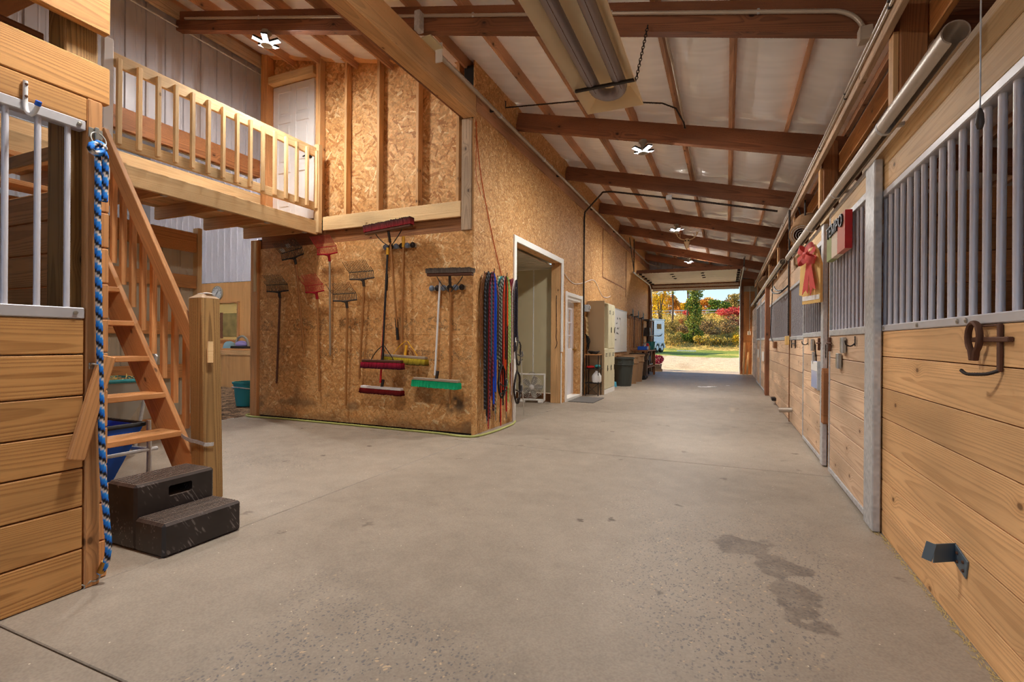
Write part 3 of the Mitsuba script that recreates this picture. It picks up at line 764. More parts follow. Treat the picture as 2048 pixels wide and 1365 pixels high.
lt = thing('gate_latch', 'small silver latch eye on the left end post behind the slanting board', 'latch')
part(lt, 'plate', bx(SX + .004, SX + .009, 1.332, 1.365, 1.005, 1.035, .002), 'zinc')
part(lt, 'eye', tube(spl([(SX + .008, 1.335, 1.02), (SX + .03, 1.335, 1.03), (SX + .04, 1.36, 1.02), (SX + .03, 1.38, .985)]), .004, 8), 'zinc', smooth=40)
sb = thing('slanted_board', 'short wooden board fixed at a slant across the left end post', 'board')
part(sb, 'board', beam((SX + .03, 1.392, 1.065), (SX + .03, 1.27, .605), .062, .03, up=(1, 0, 0), ch=.004), 'wood_orange')
part(sb, 'edge_strip', beam((SX + .022, 1.425, 1.06), (SX + .022, 1.305, .605), .012, .022, up=(1, 0, 0), ch=.003), 'wood_orange')

# staircase
st = thing('staircase', 'steep open wooden staircase with balusters climbing to the loft landing', 'staircase')
SD, SN = np.array([-.58, 0, .8146]), np.array([.8146, 0, .58])
def sline(z, y, off=0.0):                    # point at height z on the centre line of the stringer
    p = np.array([-3.556 - (z - .195) / 1.406, y, z]); return p + SN * off
for y in (1.53, 2.38):
    part(st, 'stringer', beam(sline(.08, y), sline(2.74, y), .038, .235, up=SN, ch=.004), 'wood_orange')
for k in range(10):
    z = .22 + .265 * k; xn = -3.60 - (z - .485) * .711
    part(st, 'tread', bx(xn - .235, xn, 1.55, 2.362, z - .038, z, .004), 'wood_orange')
part(st, 'handrail', beam((-3.46, 2.38, 1.05), (-4.63, 2.38, 2.80), .038, .115, up=SN, ch=.004), 'wood_orange')
part(st, 'rail_end', prism([(-.019, -.075), (.019, -.075), (.019, .075), (-.019, .075)], .012, np.array([[0, 0, 1.0], [1, 0, 0], [0, 1, 0]]), (-3.357, 2.392, 1.055)), 'wood_fresh')
for k in range(11):
    x = -3.52 - .1286 * k
    zb = .263 + (-3.461 - x) * 1.406 - .02; zt = .93 + (-3.36 - x) * 1.496 - .03
    zt = min(zt, 2.85)
    g = cbox(zt - zb, .036, .038, .003)
    e = g.v[:, 0]; g.v[:, 0] += np.where(e < 0, 1.0, 1.2) * g.v[:, 1] * -1.2    # ends cut on the slope
    part(st, 'baluster', g.m(np.array([[0, 1.0, 0], [0, 0, 1.0], [1.0, 0, 0]]), (x, 2.42, (zt + zb) / 2)), 'wood_orange')
nw = part(st, 'newel_post', beam((-3.42, 2.43, 0), (-3.47, 2.43, 1.44), .14, .14, up=(0, 1, 0), ch=.005), 'wood_treated', label='thick leaning newel post with a chamfered top')
R3 = np.eye(3)
cap = G([(-.07, -.07, 0), (.07, -.07, 0), (.07, .07, 0), (-.07, .07, 0), (-.03, -.03, .03), (.03, -.03, .03), (.03, .03, .03), (-.03, .03, .03)],
        [(0, 1, 5, 4), (1, 2, 6, 5), (2, 3, 7, 6), (3, 0, 4, 7), (4, 5, 6, 7)])
part(st, 'newel_cap', cap.m(t=(-3.47, 2.43, 1.44)), 'wood_grey')
part(st, 'paper_scrap', G([(-.05, -.04, 0), (.05, -.03, .004), (.045, .05, 0), (-.04, .045, .006), (0, 0, .014)], [(0, 1, 4), (1, 2, 4), (2, 3, 4), (3, 0, 4)]).m(t=(-3.46, 2.44, 1.472)), 'white_paint', label='crumpled white scrap on top of the newel post')
sp = spl([(-3.60, 2.355, .455), (-3.5, 2.345, .43), (-3.42, 2.352, .42), (-3.352, 2.352, .41), (-3.345, 2.42, .40)])
part(st, 'strap', cat([beam(a, b, .002, .026, ch=.0005) for a, b in zip(sp[:-1], sp[1:])]), 'galvanised', label='perforated metal strap tying the stringer to the post')

# loft landing
ld = thing('loft_landing', 'pale timber loft landing on joists at the top of the stairs', 'platform')
part(ld, 'rim_joist', bx(-5.25, -5.21, 1.46, 5.27, 2.60, 2.79, .004), 'wood_fresh')
part(ld, 'rim_joist', bx(-6.44, -5.25, 1.46, 1.50, 2.60, 2.75, .004), 'wood_fresh')
for y in (1.95, 2.6, 3.24, 3.86, 4.48, 5.08):
    j = part(ld, 'joist', bx(-6.43, -5.255, y, y + .04, 2.60, 2.75, .003), 'wood_tan')
    part(j, 'hanger', bx(-5.30, -5.252, y - .004, y + .044, 2.596, 2.72, .001), 'galvanised')
for k in range(8):
    part(ld, 'deck_board', bx(-6.44 + .1485 * k, -6.2955 + .1485 * k, 1.46, 5.33, 2.753, 2.79, .003), 'wood_tan')
rl = thing('landing_railing', 'pale wooden baluster railing along the edge of the loft landing', 'railing')
part(rl, 'top_rail', bx(-5.25, -5.212, 2.76, 5.27, 3.67, 3.795, .004), 'wood_fresh')
part(rl, 'bottom_rail', bx(-5.25, -5.212, 2.76, 5.27, 2.93, 3.04, .004), 'wood_fresh')
for k in range(15):
    y = 2.80 + .1736 * k
    g = cbox(.79, .038, .038, .003)
    g.v[:, 0] += np.where(g.v[:, 0] < 0, 1, -1) * np.abs(g.v[:, 1]) * .9 + np.where(g.v[:, 0] < 0, -.016, .016)
    part(rl, 'baluster', g.m(np.array([[0, 0, 1.0], [0, 1.0, 0], [1.0, 0, 0]]), (-5.192, y, 3.345)), 'wood_fresh')
part(rl, 'end_post', bx(-5.25, -5.165, 5.235, 5.308, 2.62, 3.84, .006), 'wood_fresh')
part(rl, 'start_post', bx(-5.25, -5.20, 2.68, 2.76, 2.6, 3.9, .005), 'white_paint', label='white painted post at the near end of the railing')
for i in range(2):
    one('back_board', ['upper pale board along the wall side of the landing', 'lower dark-edged board along the wall side of the landing'][i], 'board',
        bx(-6.43 + .0 * i, -6.385 + .02 * i, 1.5, 5.33, (3.13, 3.0)[i], (3.29, 3.1)[i], .003), ['wood_fresh', 'wood_tan'][i])

# mounting block
def scuffed(p, n, uv):
    a = fbm(p.y * 9 + p.x * 7, p.z * 9, p.x * 9, 4)
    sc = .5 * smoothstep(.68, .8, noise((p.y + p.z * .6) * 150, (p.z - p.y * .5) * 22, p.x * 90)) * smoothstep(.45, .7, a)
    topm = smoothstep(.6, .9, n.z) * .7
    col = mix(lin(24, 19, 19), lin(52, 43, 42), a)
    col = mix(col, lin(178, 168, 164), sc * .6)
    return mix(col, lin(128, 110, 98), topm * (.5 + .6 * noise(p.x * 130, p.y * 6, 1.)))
mat('scuffed_black', mikit.proc(scuffed), .42, 0., .5)
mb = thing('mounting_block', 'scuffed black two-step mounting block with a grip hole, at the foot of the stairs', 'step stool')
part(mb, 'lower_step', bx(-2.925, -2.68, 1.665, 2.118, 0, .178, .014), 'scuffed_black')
ust = bx(-3.175, -2.92, 1.665, 2.118, 0, .352, .014)
cut = bx(-3.10, -2.90, 1.842, 1.978, .245, .305, .008)
ust = trimesh.boolean.difference([trimesh.Trimesh(ust.v, ust.f), trimesh.Trimesh(cut.v, cut.f)], engine='manifold')
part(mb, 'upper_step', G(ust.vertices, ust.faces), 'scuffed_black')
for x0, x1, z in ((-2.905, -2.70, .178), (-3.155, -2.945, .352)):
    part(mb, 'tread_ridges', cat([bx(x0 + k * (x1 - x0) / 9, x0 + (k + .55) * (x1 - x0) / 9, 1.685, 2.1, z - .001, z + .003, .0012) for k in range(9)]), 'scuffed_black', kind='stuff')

# barrows under the stairs
def barrow(key, cx, cy, z0, z1, tubmat, rimmat):
    prof = []
    def ring(w, l, z): return [(cx - w, cy - l, z), (cx + w, cy - l, z), (cx + w, cy + l, z), (cx - w, cy + l, z)]
    v = ring(.2, .26, z0) + ring(.31, .42, z1) + ring(.29, .40, z1) + ring(.185, .245, z0 + .012)
    f = []
    for o in (0, 4, 8):
        for i in range(4): f.append((o + i, o + (i + 1) % 4, o + 4 + (i + 1) % 4, o + 4 + i))
    f += [(3, 2, 1, 0), (12, 13, 14, 15)]
    part(key, 'tub', G(v, f), tubmat)
    q = np.array(ring(.31, .42, z1)); q = np.vstack([q, q[:1]])
    part(key, 'rim', cat([rod(a, b, .018, 8) for a, b in zip(q[:-1], q[1:])]), rimmat, smooth=40)
wb = thing('wheelbarrow', 'bright blue tub barrow with grey tube legs under the stairs', 'wheelbarrow')
barrow(wb, -4.55, 2.06, .04, .47, 'blue_plastic', 'black_plastic')
for s in (-1, 1):
    part(wb, 'leg', tube(spl([(-4.2, 2.06 + s * .43, .5), (-4.19, 2.06 + s * .43, .25), (-4.2, 2.06 + s * .43, .015)], 4), .017, 8), 'galvanised', smooth=40)
    part(wb, 'handle', tube([(-4.2, 2.06 + s * .43, .27), (-4.95, 2.06 + s * .43, .24), (-5.2, 2.06 + s * .2, .15)], .017, 8), 'galvanised', smooth=40)
part(wb, 'cross_tube', rod((-4.19, 1.6, .27), (-4.19, 2.55, .27), .015, 8), 'galvanised', smooth=40)
wa = np.linspace(0, 2 * np.pi, 21)[:-1]
part(wb, 'wheel', tube(np.stack([-5.25 + .11 * np.cos(wa), 2.06 + 0 * wa, .15 + .11 * np.sin(wa)], 1), .04, 10, closed=True), 'black_plastic', smooth=True)
wc = thing('muck_cart', 'grey cart with a teal rim, full of hay, behind the blue barrow', 'cart')
barrow(wc, -5.55, 2.75, .36, .74, 'grey_plastic', 'teal_plastic')
for s in (-1, 1):
    part(wc, 'handle', tube([(-5.3, 2.75 + s * .26, .03), (-5.18, 2.75 + s * .28, .55), (-5.0, 2.75 + s * .28, .98), (-5.1, 2.75 + s * .28, 1.06)], .016, 8), 'galvanised', smooth=40)
part(wc, 'axle_legs', cat([rod((-5.75, 2.75 + s * .2, .37), (-5.8, 2.75 + s * .22, .012), .02, 8) for s in (-1, 1)]), 'galvanised', smooth=40)
hb = [beam((x, y, z), (x + dx, y + dy, z + dz), .004, .003, ch=.0005) for x, y, z, dx, dy, dz in zip(rng.uniform(-5.82, -5.3, 260), rng.uniform(2.38, 3.1, 260), rng.uniform(.70, .76, 260), rng.uniform(-.1, .1, 260), rng.uniform(-.1, .1, 260), rng.uniform(-.02, .05, 260))]
one('hay', 'loose dry hay filling the grey cart', 'hay', cat(hb), mat('hay_straw', (206, 182, 110), .7))
tag('hay', kind='stuff')
pal = thing('pallet', 'stack of thin slats standing behind the black mounting block', 'pallet')
for k in range(6):
    part(pal, 'slat', bx(-3.62, -3.30, 1.56, 1.66, .02 + .06 * k, .055 + .06 * k, .003), 'wood_grey')
part(pal, 'upright', bx(-3.60, -3.57, 1.66, 1.69, 0, .37, .003), 'wood_grey')
sh = thing('shovel', 'red-handled tool leaning inside the stairs, only its red grip showing', 'tool')
part(sh, 'grip', rod((-4.75, 1.80, 1.72), (-4.62, 1.86, 1.56), .022), mat('red_plastic', (206, 44, 44), .4), smooth=40)
part(sh, 'shaft', rod((-4.9, 1.73, 1.9), (-4.1, 2.1, .93), .012), 'wood_grey', smooth=40)
# arena things seen through the opening
ck = thing('wall_clock', 'round white wall clock on the plywood arena wall', 'clock')
part(ck, 'case', lathe([(0, 0), (.185, 0), (.19, .02), (.18, .04), (.165, .03), (0, .03)], 32, (0, -1, 0), (-11.77, 8.6, 2.29)), 'grey_plastic', smooth=40)
part(ck, 'face', lathe([(0, .032), (.165, .032)], 32, (0, -1, 0), (-11.77, 8.6, 2.29)), 'white_paint')
part(ck, 'hand', beam((-11.77, 8.562, 2.29), (-11.70, 8.562, 2.37), .004, .01) , 'iron_dark')
part(ck, 'hand', beam((-11.77, 8.560, 2.29), (-11.83, 8.560, 2.18), .004, .01), 'iron_dark')
nums = []
for h in range(1, 13):
    a = math.radians(90 - 30 * h); t = text(str(h), .03, .002); c = (t.v.max(0) + t.v.min(0)) / 2
    nums.append(t.m(t=-c).m(ON_FRONT, (-11.77 + .135 * math.cos(a), 8.567, 2.29 + .135 * math.sin(a))))
part(ck, 'numerals', cat(nums), 'iron_dark')
mw = thing('arena_window', 'framed inner window in the plywood wall showing a yellow room with a picture', 'window')
part(mw, 'backing', bx(-12.9, -11.02, 8.585, 8.6, 1.13, 2.03), mat('yellow_wall', (240, 206, 130), .6))
for a, b, c, d in ((-12.94, -11.0, 2.03, 2.07), (-12.94, -11.0, 1.10, 1.13), (-11.03, -10.98, 1.1, 2.07), (-12.94, -12.9, 1.1, 2.07)):
    part(mw, 'frame', bx(a, b, 8.55, 8.605, c, d, .004), 'wood_orange')
mat('picture_print', mikit.proc(lambda p, n, uv: mix(lin(126, 112, 66), lin(176, 150, 92), fbm(p.x * 6, p.z * 6, 2., 3))), .4)
part(mw, 'picture', bx(-11.55, -11.06, 8.572, 8.584, 1.2, 1.78), 'picture_print', label='dim greenish picture')
part(mw, 'picture_side', bx(-11.66, -11.55, 8.572, 8.584, 1.16, 1.8), 'wood_dark')
cs = thing('saddle_seat', 'grey and lilac padded seat resting on the arena ledge', 'seat')
a = np.linspace(0, np.pi, 15)
part(cs, 'arched_rim', tube(np.stack([-10.62 + .22 * np.cos(a), 8.38 + 0 * a, .95 + .26 * np.sin(a)], 1), .028, 8), 'grey_plastic', smooth=40)
part(cs, 'base', bx(-10.86, -10.36, 8.25, 8.5, .92, .975, .01), 'black_plastic')
part(cs, 'padding', ball(.17, (-10.62, 8.37, 1.02), (1.05, .6, .5)), mat('lilac_cloth', (150, 136, 190), .8), smooth=True)
one('helmet', 'pale blue riding helmet on the arena ledge left of the seat', 'helmet', lathe([(0, .16), (.06, .15), (.11, .11), (.135, .05), (.14, 0), (.165, -.005), (.165, -.012), (0, -.012)], 20, at=(-11.05, 8.38, .934)), mat('pale_blue', (140, 176, 186), .4), smooth=40)
bk = thing('bucket', 'teal plastic muck bucket standing on the arena footing beside the opening', 'bucket')
part(bk, 'body', lathe([(0, .01), (.17, .0), (.215, .38), (.235, .38), (.235, .41), (.205, .41), (.165, .03), (0, .03)], 24, at=(-7.62, 6.12, .0)), 'teal_plastic', smooth=40)
ha = np.linspace(-2.6, -.5, 10)
part(bk, 'handle', tube(np.stack([-7.62 + .23 * np.cos(ha), 6.12 + .23 * np.sin(ha), .3 + .03 * np.sin(np.linspace(0, np.pi, 10))], 1), .012, 6), 'galvanised', smooth=40)


# ================================================================ tools on the facing wall
mat('fork_black', (38, 34, 34), .45)
mat('fork_red', (172, 30, 44), .4)
mat('fork_grey', (70, 64, 60), .45)
mat('handle_wood', (164, 112, 62), .5)
mat('handle_dark', (84, 50, 34), .5)
mat('handle_grey', (150, 132, 112), .5)
AN = np.linspace(0, 2 * np.pi, 41)[:-1]
def manure_fork(x, z, wd, hb, hm, color, tilt, label, n=16, gone=(), tags=0):
    """head fixed high on the wall with the tines pointing out and up; handle hangs to hb = (x, z)"""
    k = thing('manure_fork', label, 'fork', 'manure forks hung on the tool wall')
    R = rot((0, 1, 0), tilt)
    def P(g): return g.m(R, (x, 5.235, z))
    xs = np.linspace(-wd / 2, wd / 2, n)
    tn = []
    for i, u in enumerate(xs):
        L = .35 if i in gone else 1.0
        tn.append(tube([(u, .0, -.005), (u, -.005, .05), (u, -.012, .09), (u - .0, -.03 - .035 * L, .10 + .03 * L), (u, -.03 - .115 * L, .10 + .115 * L)], [.0042, .0042, .0042, .004, .0026], 6))
    part(k, 'tines', P(cat(tn)), color, smooth=40, kind='stuff')
    part(k, 'crossbar', P(cat([tube([(-wd / 2 - .005, 0, 0), (0, .004, -.012), (wd / 2 + .005, 0, 0)], .010, 8), tube([(-wd / 2, -.012, .088), (wd / 2, -.012, .088)], .006, 8)])), color, smooth=40)
    part(k, 'socket', P(cat([tube([(0, .0, -.01), (0, .03, -.03), (0, .045, -.10)], [.017, .02, .018], 10), tube([(-wd * .32, 0, .0), (-.03, .01, -.02), (0, .03, -.03), (.03, .01, -.02), (wd * .32, 0, 0)], .007, 8)])), color, smooth=40)
    s = R @ np.array([0, .045, -.09]) + (x, 5.235, z)
    part(k, 'handle', tube([s, (hb[0], 5.305, hb[1] + .03), (hb[0], 5.305, hb[1])], [.0145, .0145, .009], 10), hm, smooth=40)
    for i in range(tags):
        part(k, 'paper_tag', P(beam((-wd * (.42 - .33 * i), -.045 - .02 * i, .12 + .03 * i), (-wd * (.42 - .33 * i) + .075, -.045 - .02 * i, .12 + .03 * i), .002, .06, up=(0, -.7, .7), ch=.0005)), 'white_paint', label='pale paper tag')
    return k
manure_fork(-5.92, 1.84, .41, (-6.0, .508), 'handle_dark', 'fork_black', 0, 'black manure fork with a dark handle, farthest left on the tool wall', gone=(0, 1, 2))
manure_fork(-5.63, 2.31, .40, (-5.475, .946), 'handle_wood', 'fork_black', -9, 'black manure fork hung aslant with two pale tags, under the landing', tags=2)
manure_fork(-5.00, 2.32, .34, (-5.001, .933), 'handle_grey', 'fork_red', -1, 'dark red manure fork hung highest, below the railing end post')
manure_fork(-5.22, 1.81, .32, (-5.193, .43), 'handle_wood', 'fork_red', -3, 'faded red manure fork below and left of the higher red one', gone=(1, 2))
manure_fork(-4.69, 1.675, .39, (-4.724, .256), 'handle_wood', 'fork_grey', -1, 'grey manure fork with broken left tines, hung lowest on the right', gone=(1, 2, 3))
manure_fork(-4.41, 1.955, .39, (-4.498, .629), 'handle_wood', 'fork_grey', -1, 'grey manure fork with all its tines, nearest the brooms', gone=(15,))

def bristles(x0, x1, z0, z1, y0, y1, color, nap=.35, seed=1, tipc=None, up=False):
    """block of bristles: a lumpy body whose sides fray, with tufts"""
    r = np.random.default_rng(seed)
    n = 70
    out = []
    for i in range(n):
        a = x0 + (x1 - x0) * i / n; b = x0 + (x1 - x0) * (i + .97) / n
        d = r.uniform(-.003, .003, 4); e = r.uniform(-.006, .006, 3)
        zt = (z0 + e[0], z1) if not up else (z0, z1 + e[0])
        sp = .012
        lo, hi = (sp, 0) if not up else (0, sp)
        v = [(a, y0 - lo + d[0], zt[0]), (b, y0 - lo + d[1], zt[0]), (b, y1 + lo, zt[0]), (a, y1 + lo, zt[0]), (a, y0 - hi + d[2], zt[1]), (b, y0 - hi + d[3], zt[1]), (b, y1 + hi, zt[1]), (a, y1 + hi, zt[1])]
        f = [(0, 3, 2, 1), (4, 5, 6, 7), (0, 1, 5, 4), (1, 2, 6, 5), (2, 3, 7, 6), (3, 0, 4, 7)]
        g = G(v, f); c0 = np.array(lin(*color)) * r.uniform(.8, 1.15)
        g.c = np.tile(c0, (8, 1))
        if tipc is not None:
            t = [0, 1, 2, 3] if not up else [4, 5, 6, 7]
            g.c[t] = np.array(lin(*tipc)) * r.uniform(.7, 1.2)
        out.append(g)
    return cat(out)
def broom(label, hx0, hx1, hz, slope, wood_m, bcol, tip, h0, h1, hmat, up=False, block=None, brace=None, hgrip=None, seed=1, y=5.2, bl=.075):
    k = thing('push_broom', label, 'broom', 'brooms in the wall racks')
    S = rot((0, 1, 0), slope); c = ((hx0 + hx1) / 2, y, hz); w = hx1 - hx0
    s = -1 if not up else 1
    part(k, 'block', bx(-w / 2 + .01, w / 2 - .01, -.035, .035, -.012, .022, .006).m(S, c), wood_m)
    z0, z1 = (-.012 - bl, -.012) if not up else (.022, .022 + bl)
    part(k, 'bristles', bristles(-w / 2, w / 2, z0, z1, -.04, .04, bcol, seed=seed, tipc=tip, up=up).m(S, c), 'painted', kind='stuff')
    part(k, 'handle', tube([h0, h1], .0135, 10), hmat, smooth=40)
    sgn = 1 if not up else -1
    if brace:
        q = np.array(c); hpt = np.array(h1 if not up else h0)
        part(k, 'brace', cat([tube(spl([q + (S @ np.array([sx * w * .28, -.0, sgn * .02])), q + (S @ np.array([sx * w * .16, .0, sgn * .12])), q + (S @ np.array([sx * .012, .02, sgn * .2]))], 5), .0055, 8) for sx in (-1, 1)] + [rod(q + (0, 0, sgn * .015), hpt * .0 + q + (S @ np.array([0, .02, sgn * .15])), .017, 10)]), brace, smooth=40)
    else:
        part(k, 'socket', rod(np.array(c) + (0, 0, 0), np.array(c) + (S @ np.array([0, .03, sgn * .11])), .019, 10), 'iron_dark', smooth=40)
    if hgrip: part(k, 'grip', tube([hgrip[0], hgrip[1]], .019, 10), hgrip[2], smooth=40)
    return k
Y_ = 5.275
broom('wide deck broom hung head-up, dark bristles edged red, topmost in the left rack', -4.29, -3.57, 2.535, -4.3, 'handle_dark', (150, 52, 58), (74, 62, 58), (-3.949, 5.22, 2.44), (-3.844, Y_ - .02, 1.15), 'handle_wood', up=True, brace='iron_dark', hgrip=((-3.872, Y_ - .02, 1.42), (-3.844, Y_ - .02, 1.15), 'black_plastic'), seed=3, y=5.16, bl=.085)
broom('push broom with red bristles and a black handle, left of the yellow one', -4.30, -3.68, .875, .2, 'handle_dark', (166, 40, 62), (38, 24, 30), (-3.988, Y_ - .05, 2.31), (-4.008, 5.16, .95), 'fork_black', brace='iron_dark', hgrip=((-3.988, Y_ - .05, 2.33), (-3.988, Y_ - .05, 2.24), mat('yellow_plastic', (228, 170, 44), .4)), seed=4, y=5.13)
broom('push broom with yellow bristles and yellow braces behind the red one', -4.04, -3.39, .935, 2.5, 'handle_grey', (206, 182, 60), (70, 56, 30), (-3.786, Y_, 2.46), (-3.781, 5.25, 1.02), 'handle_wood', brace='yellow_plastic', hgrip=((-3.786, Y_, 2.47), (-3.786, Y_, 2.33), 'yellow_plastic'), seed=5, y=5.23)
broom('white-topped broom with dark red bristles and a red handle, lowest of the left group', -4.365, -3.72, .53, 1.2, 'white_paint', (122, 34, 34), (58, 22, 22), (-3.993, Y_ - .06, 1.98), (-4.07, 5.2, .6), 'red_plastic', hgrip=((-3.993, Y_ - .06, 1.99), (-4.0, Y_ - .06, 1.78), 'black_plastic'), seed=6, y=5.19, bl=.06)
broom('grey broom hung head-up by the wall corner', -3.35, -2.72, 1.93, 1.5, 'handle_dark', (112, 100, 92), (88, 80, 74), (-3.071, 5.24, 1.86), (-3.087, Y_, .376), 'handle_wood', up=True, brace='iron_dark', seed=7, y=5.16, bl=.055)
broom('push broom with bright green bristles and a white handle', -3.545, -2.895, .665, 1.6, 'handle_grey', (26, 146, 96), (40, 168, 116), (-3.234, Y_ - .01, 1.878), (-3.255, 5.2, .72), 'white_paint', seed=8, y=5.17)
for i, (x0, x1, z) in enumerate(((-4.10, -3.62, 2.352), (-3.395, -2.91, 1.793))):
    k = thing('broom_rack', ['upper left broom rack of blue-grey grips holding the brooms', 'lower right broom rack of blue-grey grips near the corner'][i], 'rack')
    part(k, 'rail', bx(x0, x1, 5.305, 5.335, z - .026, z + .026, .006), 'grey_plastic')
    for j in range(6):
        xx = x0 + .03 + (x1 - x0 - .06) * j / 5
        part(k, 'grip', ball(.034, (xx, 5.285, z), (1, 1, 1.1)), mat('grip_blue', (112, 124, 142), .4) if j % 2 == 0 else 'iron_dark', smooth=True)

# hose round the corner
hs = one('garden_hose', 'yellow-green hose lying along the foot of the tool wall and round its corner', 'hose',
         tube(spl([(-6.62, 5.55, .014), (-6.60, 5.3, .014), (-6.42, 5.2, .014), (-5.8, 5.245, .014), (-5.0, 5.25, .014), (-4.0, 5.25, .014), (-3.2, 5.245, .014), (-2.92, 5.2, .014), (-2.76, 5.23, .014), (-2.69, 5.4, .014), (-2.66, 5.8, .014), (-2.67, 6.2, .014), (-2.74, 6.5, .014)], 10), .0135, 10), mat('hose_green', (176, 180, 106), .45), smooth=40)

# ================================================================ lead ropes on the aisle wall
for i, (y, lab) in enumerate(((5.63, 'wall hook nearest the corner, holding lead ropes'), (6.02, 'middle wall hook, holding orange and green lead ropes'), (6.39, 'wall hook nearest the doorway, holding black lead ropes'))):
    one('rope_hook', lab, 'hook', tube(spl([(WX - .005, y, 2.03), (WX + .03, y, 1.985), (WX + .10, y, 1.98), (WX + .135, y, 2.0), (WX + .14, y, 2.05)], 5), .005, 6), 'iron_dark', smooth=True)
C_BLK, C_WHT, C_GRY = (26, 24, 26), (206, 204, 200), (120, 116, 114)
ROPES = [  # hook y, top offset, y of the two ends, z of the two ends, colours, radius, words
    (5.63, -.02, 5.46, 5.49, .92, 1.1, [(120, 72, 40)], .006, 'thin brown leather strap at the left edge of the hanging lead ropes'),
    (5.63, -.03, 5.52, 5.56, .30, .8, [C_BLK, C_BLK, (90, 98, 110), C_BLK], .016, 'thick black lead rope flecked with grey, leftmost of the thick ones'),
    (5.63, .0, 5.55, 5.62, .22, .45, [C_BLK], .011, 'plain black lead rope behind the flecked black one'),
    (5.63, .01, 5.585, 5.66, .18, .7, [(150, 66, 96), (44, 28, 34)], .010, 'pink and maroon lead rope beside the black ropes'),
    (5.63, .02, 5.61, 5.7, .62, .9, [(214, 176, 30)], .008, 'short yellow strap between pink and grey lead ropes'),
    (5.63, .01, 5.64, 5.72, .14, .5, [C_GRY, (60, 58, 58)], .010, 'grey and black lead rope left of the royal blue one'),
    (5.63, .03, 5.665, 5.72, .95, 1.1, [(90, 170, 190)], .010, 'pale turquoise lead rope on the corner hook'),
    (5.63, .02, 5.70, 5.73, .35, .5, [(28, 76, 200)], .012, 'royal blue lead rope'),
    (5.63, .03, 5.735, 5.77, .42, .62, [(34, 92, 216)], .010, 'second blue lead rope, just right of the royal blue one'),
    (5.63, .05, 5.775, 5.80, .25, .7, [(70, 52, 100), (200, 130, 90), (30, 26, 40), (40, 34, 60)], .010, 'purple and orange twisted lead rope'),
    (5.63, .06, 5.80, 5.86, .3, .95, [(190, 120, 120), (80, 62, 90), (214, 170, 150)], .010, 'pink and purple twisted lead rope right of the blue ones'),
    (6.02, -.03, 5.865, 5.9, .5, .8, [(150, 160, 150), C_BLK], .011, 'grey and black twisted lead rope at the left of the middle hook'),
    (6.02, -.02, 5.90, 5.94, .2, .9, [(160, 200, 150), (230, 236, 220), (60, 90, 60)], .011, 'green and white twisted lead rope'),
    (6.02, .0, 5.87, 5.99, .55, .7, [(40, 130, 140)], .010, 'teal lead rope slanting across the others'),
    (6.02, .0, 5.955, 6.01, .3, .45, [(96, 26, 34), C_BLK], .011, 'dark maroon lead rope with black flecks'),
    (6.02, .01, 5.99, 6.05, .3, .9, [C_BLK], .010, 'black lead rope between maroon and grey on the middle hook'),
    (6.02, .02, 6.02, 6.06, .75, .85, [(176, 168, 160), C_WHT], .009, 'pale grey lead rope left of the orange one'),
    (6.02, .03, 6.075, 6.10, .4, .62, [(234, 100, 26)], .012, 'bright orange lead rope, left strand of the orange pair'),
    (6.02, .05, 6.115, 6.13, .50, 1.35, [(226, 84, 22)], .012, 'darker orange lead rope with a knot, right of the bright one'),
    (6.02, .06, 6.16, 6.19, .32, .85, [(140, 190, 84), (196, 220, 150)], .010, 'lime green lead rope'),
    (6.39, -.05, 6.22, 6.27, .62, .8, [C_BLK, (60, 60, 64)], .010, 'black lead rope at the left of the doorway hook'),
    (6.39, -.03, 6.26, 6.33, .45, .5, [(112, 30, 44)], .012, 'maroon lead rope on the doorway hook'),
    (6.39, -.01, 6.32, 6.38, .4, .9, [C_WHT, (214, 196, 200)], .010, 'white lead rope on the doorway hook'),
    (6.39, .01, 6.37, 6.43, 1.0, 1.15, [(44, 40, 66), C_BLK], .011, 'dark navy lead rope in looped coils on the doorway hook'),
    (6.39, .02, 6.42, 6.46, .72, 1.05, [C_BLK], .010, 'black lead rope on the doorway hook with white stitching below'),
    (6.39, .03, 6.46, 6.50, .9, 1.2, [(30, 28, 36)], .010, 'rightmost black lead rope beside the doorway trim'),
    (5.63, .04, 5.60, 5.68, .05, .4, [(170, 36, 44)], .007, 'thin red cord hanging to the hose near the corner'),
    (6.02, -.01, 5.93, 5.97, .04, .5, [(206, 50, 36)], .008, 'red lead rope reaching the floor under the orange ones'),
    (6.39, -.04, 6.24, 6.29, .18, .6, [(190, 28, 40)], .010, 'red lead rope hanging low below the doorway hook'),
    (5.63, .03, 5.70, 5.75, .07, .6, [(196, 176, 150)], .007, 'beige cord hanging lowest under the blue ropes'),
    (6.02, .0, 5.97, 6.03, .08, .5, [(58, 54, 60), C_BLK], .009, 'black cotton lead rope looped low above the hose'),
]
for i, (hy, dy, ya, yb, za, zb, cols, r, lab) in enumerate(ROPES):
    d = WX + .03 + .022 * (i % 4) + r
    top = 2.0 - .006 * (i % 3)
    hyo = hy + dy
    w = .012 * math.sin(i * 2.3)
    p = spl([(d + .006 * math.sin(i), ya + w, za), (d, ya + .4 * w, (za * 2 + top) / 3), (d, ya, top - .25), (d + .006, (ya + 2 * hyo) / 3, top - .02), (d + .01, hyo, top + .012), (d + .012, (yb + 2 * hyo) / 3, top - .03), (d + .008, yb, top - .3), (d + .012, yb - w, zb)], 10)
    k = thing('lead_rope', lab, 'rope', 'lead ropes hanging on the aisle wall')
    part(k, 'rope', twist(p, r, cols, .05, 8, .1), 'rope_fibre', smooth=True)
    if i % 2 == 0 and za > .1: part(k, 'snap_hook', snap((d, ya + w, za), (0.05, .1 * math.sin(i), -1), .9, (1, .2, 0)), 'zinc', smooth=True)
